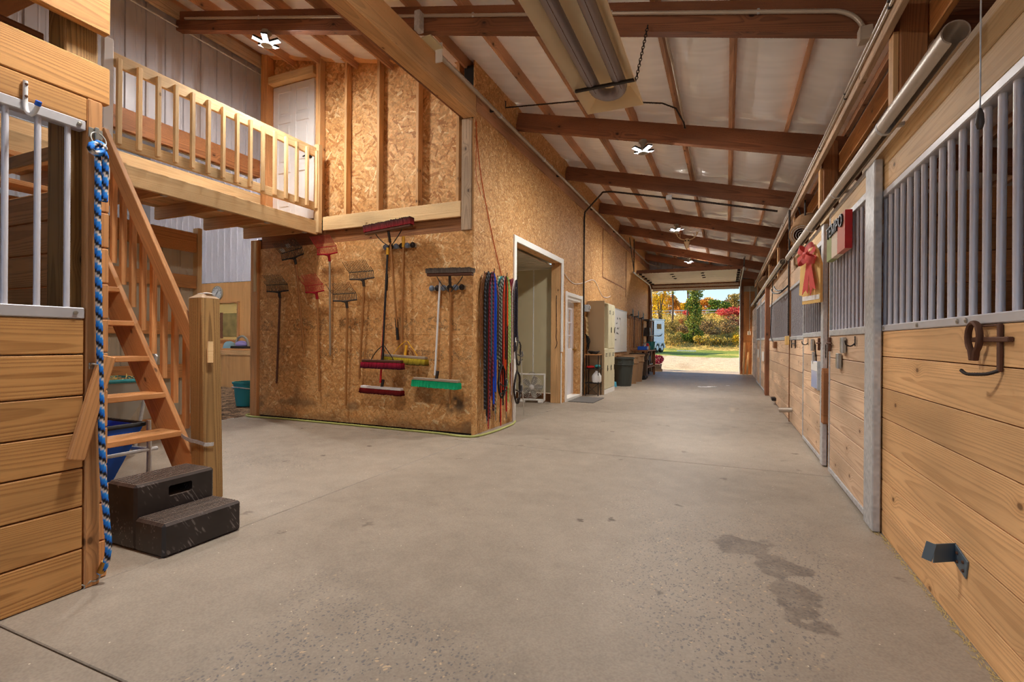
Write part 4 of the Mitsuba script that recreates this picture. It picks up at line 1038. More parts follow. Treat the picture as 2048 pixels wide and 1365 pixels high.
def halter(y, z, lab, col, s=1.0, seed=0):
    r = np.random.default_rng(seed)
    k = thing('halter', lab, 'halter')
    d = WX + .13
    def strap(pts):
        q = spl(pts, 5); return tube(q, .015 * s, 6, flat=.4)
    A = [(0, .22), (-.07, .12), (-.10, -.02), (-.06, -.16), (.02, -.22), (.08, -.12), (.10, .02), (.06, .14), (0.0, .22)]
    part(k, 'strap', cat([strap([(d + .01 * math.sin(3 * j), y + a * s, z + b * s) for j, (a, b) in enumerate(A)]), strap([(d + .02, y - .1 * s, z - .02 * s), (d + .05, y, z - .06 * s), (d + .02, y + .1 * s, z + .02 * s)]),
                          strap([(d + .01, y - .06 * s, z - .16 * s), (d + .05, y + .01, z - .12 * s), (d + .02, y + .08 * s, z - .12 * s)]), strap([(d, y, z + .22 * s), (d - .02, y - .01, z + .45 * s), (d - .03, y, z + .6 * s)])]), col, smooth=40)
    rings = []
    a = np.linspace(0, 2 * np.pi, 13)[:-1]
    for yy, zz in ((-.1, -.02), (.1, .02), (-.06, -.16), (.08, -.12)):
        rings.append(tube(np.stack([d + .02 + 0 * a, y + s * yy + .018 * np.cos(a), z + s * zz + .018 * np.sin(a)], 1), .003, 6, closed=True))
    part(k, 'ring', cat(rings), 'zinc', smooth=True, label='silver rings')
halter(5.90, .62, 'black nylon halter with silver rings hanging in the middle of the lead ropes', 'black_plastic', 1.0)
halter(6.42, .50, 'black leather halter at the right end of the lead ropes', 'dark_rubber', 1.05, 3)
halter(6.46, .98, 'dark halter with white edging hanging beside the doorway trim', 'fork_grey', .8, 5)
part('halter_002', 'lead_strap', beam((WX + .15, 6.5, .95), (WX + .15, 6.63, .08), .003, .035, up=(0, 1, 0)), 'grey_plastic', label='grey webbing strap hanging low')
one('cord', 'thin orange cord swinging down the OSB wall to the lead ropes', 'cord', cat([tube(spl([(WX + .012, 5.345, 3.82), (WX + .012, 5.45, 3.33), (WX + .012, 5.84, 2.49), (WX + .012, 6.15, 2.0)], 8), .006, 6), tube(spl([(WX + .012, 5.37, 3.8), (WX + .012, 5.36, 3.2), (WX + .012, 5.5, 2.95)], 6), .004, 6)]), mat('orange_cord', (186, 90, 40), .5), smooth=True)

# ================================================================ further along the left wall
fan = thing('box_fan', 'white box fan standing on the floor inside the wide doorway', 'fan')
FM, FT = rot((0, 0, 1), 12), np.array([-3.34, 8.72, 0])
def fp(g): return g.m(FM, FT)
W2 = .25
for a, b, c, d in ((-W2, -W2 + .025, .04, .54), (W2 - .025, W2, .04, .54), (-W2, W2, .04, .065), (-W2, W2, .515, .54)):
    part(fan, 'frame', fp(bx(a, b, -.06, .06, c, d, .01)), 'white_trim')
for s in (-1, 1): part(fan, 'foot', fp(bx(s * .17 - .05, s * .17 + .05, -.09, .09, .0, .04, .008)), 'white_trim')
a = np.linspace(0, 2 * np.pi, 41)[:-1]
part(fan, 'grille', fp(cat([tube(np.stack([r * np.cos(a), 0 * a - .062, .29 + r * np.sin(a)], 1), .003, 5, closed=True) for r in (.06, .09, .12, .15, .18, .21)] + [rod((.05 * math.cos(t), -.062, .29 + .05 * math.sin(t)), (min(.24, .21 / max(abs(math.cos(t)), abs(math.sin(t)))) * math.cos(t), -.06, .29 + min(.24, .21 / max(abs(math.cos(t)), abs(math.sin(t)))) * math.sin(t)), .0028, 5) for t in a[::4]])), 'white_trim', smooth=True)
part(fan, 'hub_cap', fp(lathe([(0, .03), (.03, .028), (.045, .015), (.048, 0)], 20, (0, -1, 0), (0, -.055, .29))), 'white_paint', smooth=40)
part(fan, 'blades', fp(cat([prism([(.03, -.02), (.1, -.06), (.2, -.05), (.215, .03), (.1, .05), (.03, .02)], .004, rot((0, 1, 0), 0) @ np.array([[math.cos(t), -math.sin(t), 0], [0, 0, -1.0], [math.sin(t), math.cos(t), 0]]), (0, .0, .29)) for t in (0, 1.256, 2.513, 3.77, 5.027)])), 'grey_plastic')
part(fan, 'handle', fp(tube(spl([(-.05, 0, .535), (-.04, 0, .56), (.04, 0, .56), (.05, 0, .535)], 4), .008, 6)), 'grey_plastic', smooth=True)
one('door_whip', 'thin brown whip hanging on the jamb of the wide doorway', 'whip', tube(spl([(WX - .09, 8.81, 2.0), (WX - .09, 8.808, 1.9), (WX - .085, 8.806, 1.5), (WX - .09, 8.806, 1.22), (WX - .07, 8.804, 1.12), (WX - .11, 8.804, 1.02)], 6), .006, 6), 'rust', smooth=True)
one('doormat', 'grey rubber mat on the floor in front of the white half-glass door', 'mat', bx(-2.76, -2.27, 9.12, 10.02, 0, .012, .004), mat('mat_grey', (104, 100, 96), .8))
cd = thing('conduit', 'dark conduit rising beside the white door and crossing under a rafter', 'conduit')
part(cd, 'pipe', tube([(WX + .03, 10.27, .02), (WX + .03, 10.27, 3.72), (WX + .06, 10.2, 3.86), (-2.15, 9.25, 3.95), (-2.0, 9.19, 3.93), (-.44, 9.19, 3.585), (.75, 9.19, 3.30)], .017, 8), 'iron_dark', smooth=40)
part(cd, 'junction_box', bx(-1.0, -.9, 9.13, 9.2, 3.66, 3.74, .005), 'galvanised')
one('utility_box', 'grey metal box high on the wall between the white door and the lockers', 'box', bx(WX + .02, WX + .13, 10.30, 10.42, 1.78, 1.93, .008) + bx(WX + .13, WX + .16, 10.33, 10.39, 1.84, 1.9, .004), 'galvanised')
nt = thing('notice_papers', 'column of curled beige notice sheets hanging beside the locker panel', 'papers')
for i in range(4):
    z0 = 1.68 - .1 * i
    g = grid(0, .18 + .012 * i, 0, .105, 5, 5, lambda X, Y: .02 + .03 * (1 - Y / .105) ** 2 + .012 * np.sin(X * 20) * (1 - Y / .105))
    part(nt, 'sheet', g.m(ON_LEFT, (WX + .02 + .006 * i, 10.38 - .006 * i, z0 - .11)), mat('beige_paper', (214, 190, 140), .7))
bn = thing('bridle_bundle', 'dark bundle of bridles hanging under the beige notices', 'bridle')
r_ = np.random.default_rng(5)
part(bn, 'straps', cat([tube(spl([(WX + .03 + .05 * q[0], 10.4 + .06 * q[1], 1.3), (WX + .05 + .08 * q[2], 10.36 + .12 * q[3], 1.15), (WX + .05 + .06 * q[4], 10.4 + .1 * q[5], .95 + .12 * q[6])], 6), .008, 6) for q in r_.uniform(0, 1, (12, 7))]), 'black_plastic', smooth=True)
sr = thing('boot_rack', 'small wire rack with a wooden top, cluttered with tack, against the tan locker panel', 'rack')
for x in (-2.74, -2.47):
    for y in (10.33, 10.58):
        part(sr, 'leg', rod((x, y, 0), (x, y, .86), .009, 6), 'iron_dark', smooth=40)
for z in (.26, .56, .86):
    part(sr, 'shelf', bx(-2.76, -2.45, 10.31, 10.60, z, z + .018, .003), 'wood_orange' if z > .8 else 'iron_dark')
part(sr, 'cross_wire', cat([rod((-2.74, 10.33, .02), (-2.47, 10.33, .26), .006, 6), rod((-2.47, 10.33, .02), (-2.74, 10.33, .26), .006, 6)]), 'iron_dark')
jg = thing('jug', 'white plastic jug hanging low on the wire rack', 'jug')
part(jg, 'body', lathe([(0, 0), (.09, .005), (.1, .04), (.1, .14), (.06, .2), (.035, .22), (.035, .25), (0, .25)], 18, at=(-2.52, 10.40, .281)), 'white_paint', smooth=40)
one('red_tack', 'red folded cloth on the lower shelf of the wire rack', 'cloth', ball(.1, (-2.66, 10.42, .605), (.9, 1.0, .32)), 'red_plastic', smooth=True)
one('teal_brush', 'teal grooming brush on the middle shelf of the wire rack', 'brush', ball(.08, (-2.52, 10.47, .62), (.8, 1.2, .5)), 'teal_plastic', smooth=True)
one('rope_coil', 'tangle of dark straps on top of the wire rack', 'straps', cat([tube(np.stack([-2.6 + (.06 + .02 * j) * np.cos(AN), 10.45 + (.05 + .025 * j) * np.sin(AN), .892 + .014 * j + 0.006 * np.sin(3 * AN)], 1), .01, 6, closed=True) for j in range(4)]), 'dark_rubber', smooth=True)

lk = thing('locker', 'cream bank of tall lockers with a tan side panel, one upper door missing', 'lockers')
mat('locker_cream', (204, 196, 164), .45)
mat('locker_side', (168, 140, 106), .5)
part(lk, 'side_panel', bx(-2.795, -2.42, 10.63, 10.66, 0, 2.03, .004), 'locker_side')
part(lk, 'carcass', bx(-2.795, -2.77, 10.66, 11.72, .0, 2.0) + bx(-2.77, -2.43, 10.66, 11.72, 1.985, 2.0) + bx(-2.77, -2.43, 11.70, 11.72, 0, 1.985) + bx(-2.77, -2.43, 10.66, 11.70, .98, 1.0) + bx(-2.77, -2.43, 11.005, 11.02, 0, 1.985), 'locker_cream')
part(lk, 'plinth', bx(-2.44, -2.41, 10.66, 11.72, 0, .1, .003), 'white_trim')
for j in range(3):
    for i in range(2):
        if (i, j) == (1, 0): continue
        y0 = 10.665 + .352 * j
        d = part(lk, 'door', bx(-2.435, -2.415, y0, y0 + .344, .11 + .89 * i, .985 + 1.0 * i, .004), 'locker_cream')
        part(d, 'handle', bx(-2.416, -2.40, y0 + .28, y0 + .3, .5 + .85 * i, .62 + .85 * i, .003), 'iron_dark')
        part(d, 'vent', cat([bx(-2.416, -2.411, y0 + .1, y0 + .24, .82 + .95 * i + .03 * q, .832 + .95 * i + .03 * q, .001) for q in range(3)]), 'iron_dark')
one('padlock_box', 'small grey box inside the open upper locker', 'box', bx(-2.56, -2.46, 10.72, 10.86, 1.002, 1.2, .006), 'grey_plastic')
wbd = thing('whiteboard', 'large whiteboard with scribbles and notes on the OSB wall past the lockers', 'whiteboard')
part(wbd, 'board', bx(WX + .0, WX + .022, 12.0, 15.3, .87, 2.04, .003), 'white_paint')
for z0, z1 in ((.85, .875), (2.035, 2.06)): part(wbd, 'frame', bx(WX, WX + .03, 11.98, 15.32, z0, z1, .003), 'galvanised')
r_ = np.random.default_rng(11)
part(wbd, 'scribbles', cat([tube(spl([(WX + .024, y + .03 * i, z + .03 * q) for i, q in enumerate(r_.uniform(-1, 1, 5))], 4), .006, 4) for y, z in zip(r_.uniform(13.2, 14.2, 16), r_.choice([1.2, 1.38, 1.52, 1.66, 1.8], 16))]), 'black_plastic')
for y0, y1, z0, z1 in ((14.25, 14.75, 1.36, 1.82), (14.3, 14.62, 1.05, 1.34), (14.8, 15.0, 1.4, 1.75)):
    part(wbd, 'note', bx(WX + .023, WX + .028, y0, y1, z0, z1, .001), 'white_trim', label='white paper note')

def can(name, x, y, r0, r1, h, m, lab, group=None, wheels=False):
    k = thing(name, lab, 'bin', group)
    part(k, 'body', lathe([(0, .0), (r0, .0), (r0 + (r1 - r0) * .72, h * .72), (r1 * .99 + .012, h * .74), (r1 * .99 + .012, h * .76), (r1, h * .78), (r1, h * .94), (r1 + .025, h * .95), (r1 + .025, h), (r1 - .012, h), (r0 - .02, .03), (0, .03)], 28, at=(x, y, 0)), m, smooth=40)
    for s in (-1, 1): part(k, 'handle', tube(spl([(x - .06, y + s * (r1 + .01), h * .86), (x - .05, y + s * (r1 + .05), h * .84), (x + .05, y + s * (r1 + .05), h * .84), (x + .06, y + s * (r1 + .01), h * .86)], 4), .012, 6), m, smooth=40)
    if wheels:
        for s in (-1, 1): part(k, 'wheel', lathe([(0, -.02), (.06, -.02), (.065, 0), (.06, .02), (0, .02)], 16, (0, 1, 0), (x + .17, y + s * .2, .066)), 'black_plastic', smooth=40)
mat('bin_dark', (58, 62, 58), .4); mat('bin_tan', (158, 124, 92), .45); mat('bin_brown', (66, 52, 44), .45)
can('trash_can', -2.49, 13.1, .22, .285, .74, 'bin_dark', 'dark green-grey round trash can, nearest of the row of bins')
can('trash_can', -2.50, 13.95, .22, .28, .76, 'bin_tan', 'tan round trash can just behind the dark one')
can('trash_can', -2.47, 14.75, .22, .28, .78, 'bin_tan', 'second tan round trash can, beside the brown one')
can('trash_can', -2.47, 15.65, .22, .28, .8, 'bin_brown', 'dark brown wheeled bin, farthest of the row', None, True)
br = thing('corner_broom', 'pale-handled broom with a light blue head leaning by the nearest trash can', 'broom')
part(br, 'head', prism([(-.13, 0), (.13, 0), (.09, .13), (-.08, .13)], .05, np.array([[.3, 0, .95], [.95, 0, -.3], [0, 1.0, 0]]), (-2.64, 12.60, 0.0)), mat('pale_cyan', (92, 176, 206), .6))
part(br, 'handle', tube([(-2.62, 12.6, .12), (-2.755, 12.42, 1.05)], .013, 8), 'white_paint', smooth=40)

# far corner: bench, shelf, long tools
wk = thing('workbench', 'long wooden workbench below the hanging tools near the overhead door', 'workbench')
part(wk, 'top', bx(-2.79, -2.3, 16.2, 18.2, .84, .88, .004), 'wood_brown')
for x in (-2.74, -2.38):
    for y in (16.25, 18.1): part(wk, 'leg', bx(x, x + .07, y, y + .07, 0, .84, .004), 'wood_brown')
part(wk, 'lower_shelf', bx(-2.79, -2.32, 16.25, 18.15, .3, .33), 'wood_brown')
one('crate', 'blue plastic crate on the workbench', 'crate', bx(-2.66, -2.36, 16.5, 16.9, .882, 1.0, .01), 'blue_plastic')
one('tub', 'teal tub standing on the workbench end', 'tub', lathe([(0, 0), (.11, 0), (.13, .26), (.14, .26), (.14, .28), (0, .28)], 18, at=(-2.42, 17.95, .881)), 'teal_plastic', smooth=40)
CL = [('bottle', 'white_paint'), ('can', 'red_plastic'), ('bottle', 'blue_plastic'), ('can', 'black_plastic'), ('bottle', 'yellow_plastic'), ('can', 'galvanised'), ('bottle', 'red_plastic'), ('can', 'teal_plastic'), ('bottle', 'white_trim'), ('can', 'blue_plastic')]
WORD = {'white_paint': 'white', 'red_plastic': 'red', 'blue_plastic': 'blue', 'black_plastic': 'black', 'yellow_plastic': 'yellow', 'galvanised': 'silver', 'teal_plastic': 'teal', 'white_trim': 'off-white'}
for i, (nm, m) in enumerate(CL):
    y = 16.98 + .088 * i; x = -2.5 + .09 * math.sin(i * 2.1); h = .16 + .05 * math.sin(i * 1.7)
    prof = [(0, 0), (.035, 0), (.036, h * .7), (.014, h * .85), (.014, h), (0, h)] if nm == 'bottle' else [(0, 0), (.042, 0), (.042, h), (.03, h + .01), (0, h + .01)]
    one(nm, f'small {WORD[m]} {nm} in the clutter on the workbench', nm, lathe(prof, 12, at=(x, y, .881)), m, smooth=40, group='clutter on the workbench')
hb = thing('handled_tool_rail', 'board with hooks carrying long-handled tools above the workbench', 'rail')
part(hb, 'board', bx(WX + .0, WX + .03, 15.45, 18.3, 1.88, 1.98), 'wood_brown')
for i in range(8):
    y = 15.6 + .36 * i
    k = thing('long_handled_tool', ['rake with a wooden handle, first on the tool board past the whiteboard', 'spade with a wooden handle, second on the tool board', 'hoe with a dark handle, third on the tool board', 'spade with a reddish handle, fourth on the tool board', 'rake with a reddish handle, fifth on the tool board', 'hoe with a wooden handle, sixth on the tool board', 'spade with a dark handle, seventh on the tool board', 'rake with a dark handle, last on the tool board'][i], 'tool', 'long tools on the tool board')
    hmm = ['handle_wood', 'wood_orange', 'handle_dark', 'wood_orange'][i % 4]
    part(k, 'handle', rod((WX + .075, y, 1.95), (WX + .06, y + .02, .95), .016, 8), hmm if hmm.startswith('h') else 'handle_wood', smooth=40)
    kind = i % 3
    if kind == 1: g = prism([(-.09, 0), (.09, 0), (.1, .18), (.0, .27), (-.1, .18)], .006, ON_LEFT, (WX + .085, y, 1.94))
    elif kind == 2: g = bx(WX + .06, WX + .16, y - .08, y + .08, 1.95, 1.97)
    else: g = cat([bx(WX + .07, WX + .09, y - .16, y + .16, 1.95, 1.975)] + [rod((WX + .08, y - .15 + .05 * q, 1.96), (WX + .13, y - .15 + .05 * q, 2.0), .004, 5) for q in range(7)])
    part(k, 'head', g, 'iron_dark')
su = thing('shelf_unit', 'tall dark plastic shelf unit standing at the left of the overhead door', 'shelf')
for x in (-2.78, -2.57):
    for y in (18.42, 19.55): part(su, 'post', rod((x, y, 0), (x, y, 1.95), .028, 10), 'bin_brown', smooth=40)
for z in (.3, .82, 1.36, 1.92): part(su, 'tier', bx(-2.82 + .02, -2.54, 18.38, 19.6, z, z + .045, .006), 'bin_brown')
one('storage_bin', 'dark tapered bin upside down on the upper tier of the shelf unit', 'bin', prism([(-.12, 0), (.12, 0), (.09, .26), (-.09, .26)], .3, np.array([[1.0, 0, 0], [0, 0, -1.0], [0, 1, 0]]), (-2.67, 18.9, 1.406)), 'bin_brown')
one('bag', 'navy feed bag slumped on the lowest tier of the shelf unit', 'bag', ball(.2, (-2.68, 18.95, .52), (.5, 1.3, .85), 3), mat('navy_cloth', (44, 52, 86), .8), smooth=True)
one('paint_can', 'silver paint can on the middle tier of the shelf unit', 'can', lathe([(0, 0), (.08, 0), (.08, .18), (.085, .19), (0, .19)], 16, at=(-2.66, 18.62, .866)), 'galvanised', smooth=40)
one('paint_can', 'white bucket on the middle tier of the shelf unit', 'bucket', lathe([(0, 0), (.09, 0), (.12, .24), (.125, .25), (0, .25)], 16, at=(-2.66, 18.95, .866)), 'white_paint', smooth=40)
one('cloth_bundle', 'red cloth bundle on the middle tier of the shelf unit', 'cloth', ball(.15, (-2.67, 19.3, .98), (.7, 1, .75)), 'red_plastic', smooth=True)
for i in range(3):
    one('leaning_pole', ['leftmost pale pole leaning above the shelf unit', 'middle reddish pole leaning above the shelf unit', 'rightmost pole leaning above the shelf unit'][i], 'pole', rod((-2.66 + .02 * i, 19.66 + .07 * i, 0.0), (-2.70 + .03 * (i % 2), 19.68 + .08 * i, 2.55 + .15 * i), .018, 8), ['handle_grey', 'handle_wood', 'handle_wood'][i], smooth=40)
fp_ = thing('flower_pot', 'pot of dark red flowers just outside the overhead door', 'plant')
part(fp_, 'pot', lathe([(0, 0), (.13, 0), (.17, .22), (.18, .24), (0, .24)], 18, at=(-2.6, 21.2, 0)), 'bin_brown', smooth=40)
r_ = np.random.default_rng(9)
v_ = r_.normal(0, 1, (260, 3)); v_ /= np.linalg.norm(v_, axis=1)[:, None]
part(fp_, 'flowers', cat([ball(.028, (-2.6, 21.2, .42) + q * np.array([.24, .24, .2]) * r_.uniform(.7, 1), sub=0) for q in v_]), mat('flower_red', (150, 40, 70), .7))
for i in range(3):
    one('timber_block', ['uppermost timber block piled outside the overhead door', 'middle timber block piled outside the overhead door', 'lowest timber block piled outside the overhead door'][i], 'timber', bx(-2.66 + .03 * i, -2.38 + .04 * i, 20.16, 20.3, .184 - .092 * i, .275 - .092 * i, .005), 'wood_grey')
one('loop_cable', 'thin pale cable looping across the OSB wall above the white door', 'cable', tube(spl([(WX + .012, 8.95, 2.42), (WX + .012, 9.6, 2.3), (WX + .012, 10.24, 2.38), (WX + .012, 11.2, 2.55), (WX + .012, 12.2, 2.25), (WX + .012, 13.0, 2.35)], 8), .007, 6), 'white_trim', smooth=True)
ap = thing('access_panel', 'square outline of a cut access hatch high on the OSB wall', 'hatch')
for a_, b_, c_, d_ in ((12.1, 12.13, 2.75, 4.0), (12.1, 15.2, 2.72, 2.75), (15.17, 15.2, 2.5, 3.9)): part(ap, 'batten', bx(WX, WX + .012, a_, b_, c_, d_), 'wood_brown')


# ================================================================ right: stall fronts and sliding doors
RX0 = .87
rs = thing('stall_front', 'tan stall front at the right edge, with the horseshoe hook, planks below tall grey bars', 'stall')
ZR = [0, .145, .329, .515, .702, .882, 1.072, 1.224]
for a, b in zip(ZR[:-1], ZR[1:]):
    part(rs, 'plank', bx(RX0, RX0 + .04, -2.15, 3.80, a + .002, b - .002, .002), 'wood_tan')
part(rs, 'bottom_rail', bx(RX0 - .006, RX0 + .05, -2.15, 3.80, 1.224, 1.262, .004), 'steel_rail', label='grey steel channel below the bars')
part(rs, 'top_rail', bx(RX0 - .006, RX0 + .05, -2.15, 3.80, 2.035, 2.075, .004), 'steel_rail', label='grey steel channel above the bars')
rbar = mikit.ply((lambda g: (g.v, g.f))(rod((0, 0, 1.25), (0, 0, 2.05), .0135, 12)), 'steel_bar', smooth=40)
for i in range(45):
    tilt = float(rng.normal(0, .35)) if i > 2 else 0.0
    part(rs, 'bar', rbar, None, to_world=T().translate([RX0 + .02, 3.70 - .1075 * i, 1.65]).rotate([1, 0, 0], tilt).translate([0, 0, -1.65]))
part(rs, 'header_board', bx(RX0, RX0 + .04, -2.15, 3.8, 2.078, 2.225, .004), 'wood_fresh')
part(rs, 'header_board', bx(RX0, RX0 + .04, -2.15, 7.9, 2.229, 2.375, .004), 'wood_fresh')
part(rs, 'end_post', bx(RX0 + .052, RX0 + .14, 3.72, 3.80, 0, 2.07, .004), 'wood_orange')
part(rs, 'bolt', cat([lathe([(0, 0), (.01, 0), (.01, .006), (0, .009)], 8, (-1, 0, 0), (RX0 - .006, y, 1.243)) for y in (3.62, 3.05, 2.58, 2.5)]), 'zinc', smooth=40)


def stall_door(y0, y1, lab, far=False, brd='wood_pale', X=.83):
    k = thing('stall_door', lab, 'stall door')
    for i in range(6):
        z0 = .06 + i * .1925
        part(k, 'plank', bx(X + .006, X + .036, y0 + .025, y1 - .025, z0 + .002, z0 + .190, .004), brd)
    part(k, 'edge_channel', bx(X - .002, X + .04, y0, y0 + .028, .03, 2.28, .003), 'galvanised')
    part(k, 'edge_channel', bx(X - .002, X + .04, y1 - .028, y1, .03, 2.28, .003), 'galvanised')
    part(k, 'bottom_channel', bx(X - .002, X + .04, y0, y1, .025, .065, .003), 'galvanised')
    part(k, 'middle_rail', bx(X - .004, X + .042, y0 + .01, y1 - .01, 1.213, 1.262, .003), 'galvanised')
    part(k, 'upper_rail', bx(X - .004, X + .042, y0 + .01, y1 - .01, 2.09, 2.138, .003), 'galvanised')
    part(k, 'head_board', bx(X + .004, X + .034, y0 + .02, y1 - .02, 2.14, 2.25, .003), brd if far else 'wood_fresh')
    part(k, 'head_rail', bx(X - .004, X + .042, y0, y1, 2.25, 2.285, .003), 'galvanised')
    n = int((y1 - y0 - .08) / .118)
    bb = mikit.ply((lambda g: (g.v, g.f))(rod((0, 0, 1.255), (0, 0, 2.1), .011, 8)), 'steel_bar' if y0 < 5 else 'steel_bar_dull', smooth=40)
    for i in range(n):
        part(k, 'bar', bb, None, to_world=T().translate([X + .02, y0 + .05 + (y1 - y0 - .1) * (i + .5) / n, 0]))
    for z in (.35, .8, 1.1): part(k, 'screw', cat([lathe([(0, 0), (.007, 0), (.005, .004), (0, .004)], 8, (-1, 0, 0), (X - .002, y, z)) for y in (y0 + .014, y1 - .014)]), 'rust')
    for y in (y0 + .25, y1 - .25): part(k, 'hanger', cat([bx(X + .0, X + .02, y - .012, y + .012, 2.285, 2.34, .002), lathe([(0, -.012), (.02, -.012), (.02, .012), (0, .012)], 10, (0, 1, 0), (X + .0, y, 2.30))]), 'rust')
    return k
stall_door(3.87, 5.15, 'nearest sliding stall door on the right, under the green, white and red sign')
stall_door(5.54, 6.79, 'second sliding stall door on the right, under the red bow')
one('door_post', 'broad galvanised channel post between the near stall front and the first stall door', 'post',
    bx(.818, .862, 3.65, 3.862, .005, 2.27, .006), 'galvanised')
dp = thing('door_post', 'narrow post of galvanised channel and orange wood between the first two stall doors', 'post')
part(dp, 'channel', bx(.822, .862, 5.405, 5.53, .01, 2.26, .004), 'galvanised')
part(dp, 'wood_post', bx(.865, .96, 5.16, 5.40, .0, 2.26, .004), 'wood_orange')
part(dp, 'bumper', prism([(-.06, 0), (.06, 0), (.06, .46), (.03, .5), (-.03, .5), (-.06, .46)], .06, ON_RIGHT, (.864, 5.29, .42)), 'wood_brown', label='dark wooden bumper with a rounded top')

s2 = thing('stall_front', 'long weathered stall front beyond the first two doors, with closely set grey bars', 'stall')
ZS = [0.01, .2, .39, .585, .78, .985, 1.19]
for (ya, yb) in ((6.81, 8.31), (8.33, 12.10)):
    for a, b in zip(ZS[:-1], ZS[1:]):
        part(s2, 'plank', bx(RX0 - .02, RX0 + .02, ya, yb, a + .003, b - .003, .004), 'wood_pale')
part(s2, 'bottom_rail', bx(RX0 - .026, RX0 + .03, 6.80, 12.11, 1.19, 1.24, .003), 'galvanised')
part(s2, 'top_rail', bx(RX0 - .026, RX0 + .03, 6.80, 12.11, 1.915, 1.955, .003), 'galvanised')
part(s2, 'header_board', bx(RX0 - .02, RX0 + .02, 6.80, 12.11, 1.957, 2.15, .003), 'wood_pale')
part(s2, 'header_board', bx(RX0 - .02, RX0 + .02, 7.92, 12.11, 2.153, 2.36, .003), 'wood_pale')
sb2 = mikit.ply((lambda g: (g.v, g.f))(rod((0, 0, 1.23), (0, 0, 1.93), .0115, 8)), 'steel_bar_dull', smooth=40)
for i in range(45):
    part(s2, 'bar', sb2, None, to_world=T().translate([RX0 + .0, 6.87 + .1165 * i, 0]))
part(s2, 'center_post', bx(RX0 - .03, RX0 + .02, 8.30, 8.34, 0, 2.36, .003), 'wood_brown')
one('door_post', 'dark brown post standing before the farther stall doors', 'post', bx(.775, .90, 12.14, 12.42, 0, 2.42, .006), 'wood_dark')
stall_door(12.46, 14.2, 'left leaf of the farther stall door pair, beyond the dark post', True, X=.80)
stall_door(14.3, 16.0, 'right leaf of the farther stall door pair, toward the overhead door', True, X=.79)
s3 = thing('stall_front', 'last short plank front on the right beside the overhead door', 'stall')
for i in range(12): part(s3, 'plank', bx(.84, .88, 16.05, 19.9, .01 + .19 * i, .195 + .19 * i, .004), 'wood_pale')

# posts, carriers
POST_Y = [-2.1, -1.15, 1.3, 3.78, 6.45, 8.82, 11.46, 13.86, 16.36, 18.76]
for i, y in enumerate(POST_Y):
    if 0 < i < 3: continue
    names = {0: 'roof post behind the viewer', 3: 'nearest dark roof post above the first stall door', 4: 'second dark roof post, above the red bow', 5: 'third dark roof post along the stalls', 6: 'fourth dark roof post along the stalls', 7: 'fifth dark roof post along the stalls', 8: 'sixth dark roof post along the stalls', 9: 'farthest dark roof post beside the overhead door'}
    k = thing('roof_post', names[i], 'post', 'posts carrying the low side of the roof')
    part(k, 'post', bx(.975, 1.115, y, y + .14, 0, zr(1.0) + .1, .006), 'wood_brown')
    part(k, 'cleat', bx(.944, .973, y + .02, y + .12, 2.38, 3.1, .003), 'wood_tan')
one('carrier_beam', 'pale roof carrier beam running along the aisle above the stalls', 'beam', bx(.90, .942, -2.15, 19.8, 3.10, 3.262, .004), 'wood_pale')
one('carrier_beam', 'orange inner carrier beam behind the roof posts', 'beam', bx(1.12, 1.16, -2.15, 19.8, 3.03, 3.235, .004), 'wood_orange')
for x, z, lab in ((.884, 3.215, 'upper of two thin conduits along the pale carrier beam'), (.886, 3.175, 'lower of two thin conduits along the pale carrier beam')):
    k = thing('conduit', lab, 'conduit')
    part(k, 'pipe', rod((x, -2.1, z), (x, 19.0, z), .0105, 8), 'pipe_grey', smooth=40)
    for y in np.arange(1.2, 18, 1.22): part(k, 'strap', tube([(x, y - .012, z), (x, y + .012, z)], .0125, 8), 'iron_dark')
# sliding-door tracks: round pipe with a slot
def track(y0, y1, x, z, lab):
    k = thing('door_track', lab, 'track')
    ring_ = Polygon([(math.cos(t), math.sin(t)) for t in np.linspace(0, 2 * np.pi, 29)[:-1]])
    o = ring_.buffer(0); import shapely.affinity as sa
    C_ = sa.scale(o, .046, .046).difference(sa.scale(o, .041, .041)).difference(sbox(-.012, -.06, .012, -.02))
    part(k, 'pipe', prism(C_, y1 - y0, np.array([[1.0, 0, 0], [0, 0, 1.0], [0, 1.0, 0]]), (x, y0, z)), 'pipe_grey', smooth=40)
    for y in np.arange(y0 + .9, y1, 1.3):
        part(k, 'bracket', cat([tube([(x, y - .015, z), (x, y + .015, z)], .0475, 16), bx(x, RX0, y - .015, y + .015, z - .01, z + .01, .002)]), 'galvanised')
track(2.40, 7.9, .79, 2.335, 'long round steel door track over the first stall doors, its open end facing the viewer')
track(8.7, 18.6, .785, 2.40, 'farther round steel door track over the last stall doors')

# partitions and stall insides
for n_, y in (('nearest', 3.9), ('middle', 8.32), ('far', 12.28)):
    k = thing('stall_partition', f'{n_} orange-brown plank partition between right hand stalls, seen through the bars' if n_ == 'nearest' else f'{n_} plank partition between the right hand stalls', 'partition')
    for i in range(11):
        part(k, 'plank', bx(1.13, 4.6, y, y + .04, .01 + .19 * i, .197 + .19 * i, .003), 'wood_orange' if n_ == 'nearest' else 'wood_brown')

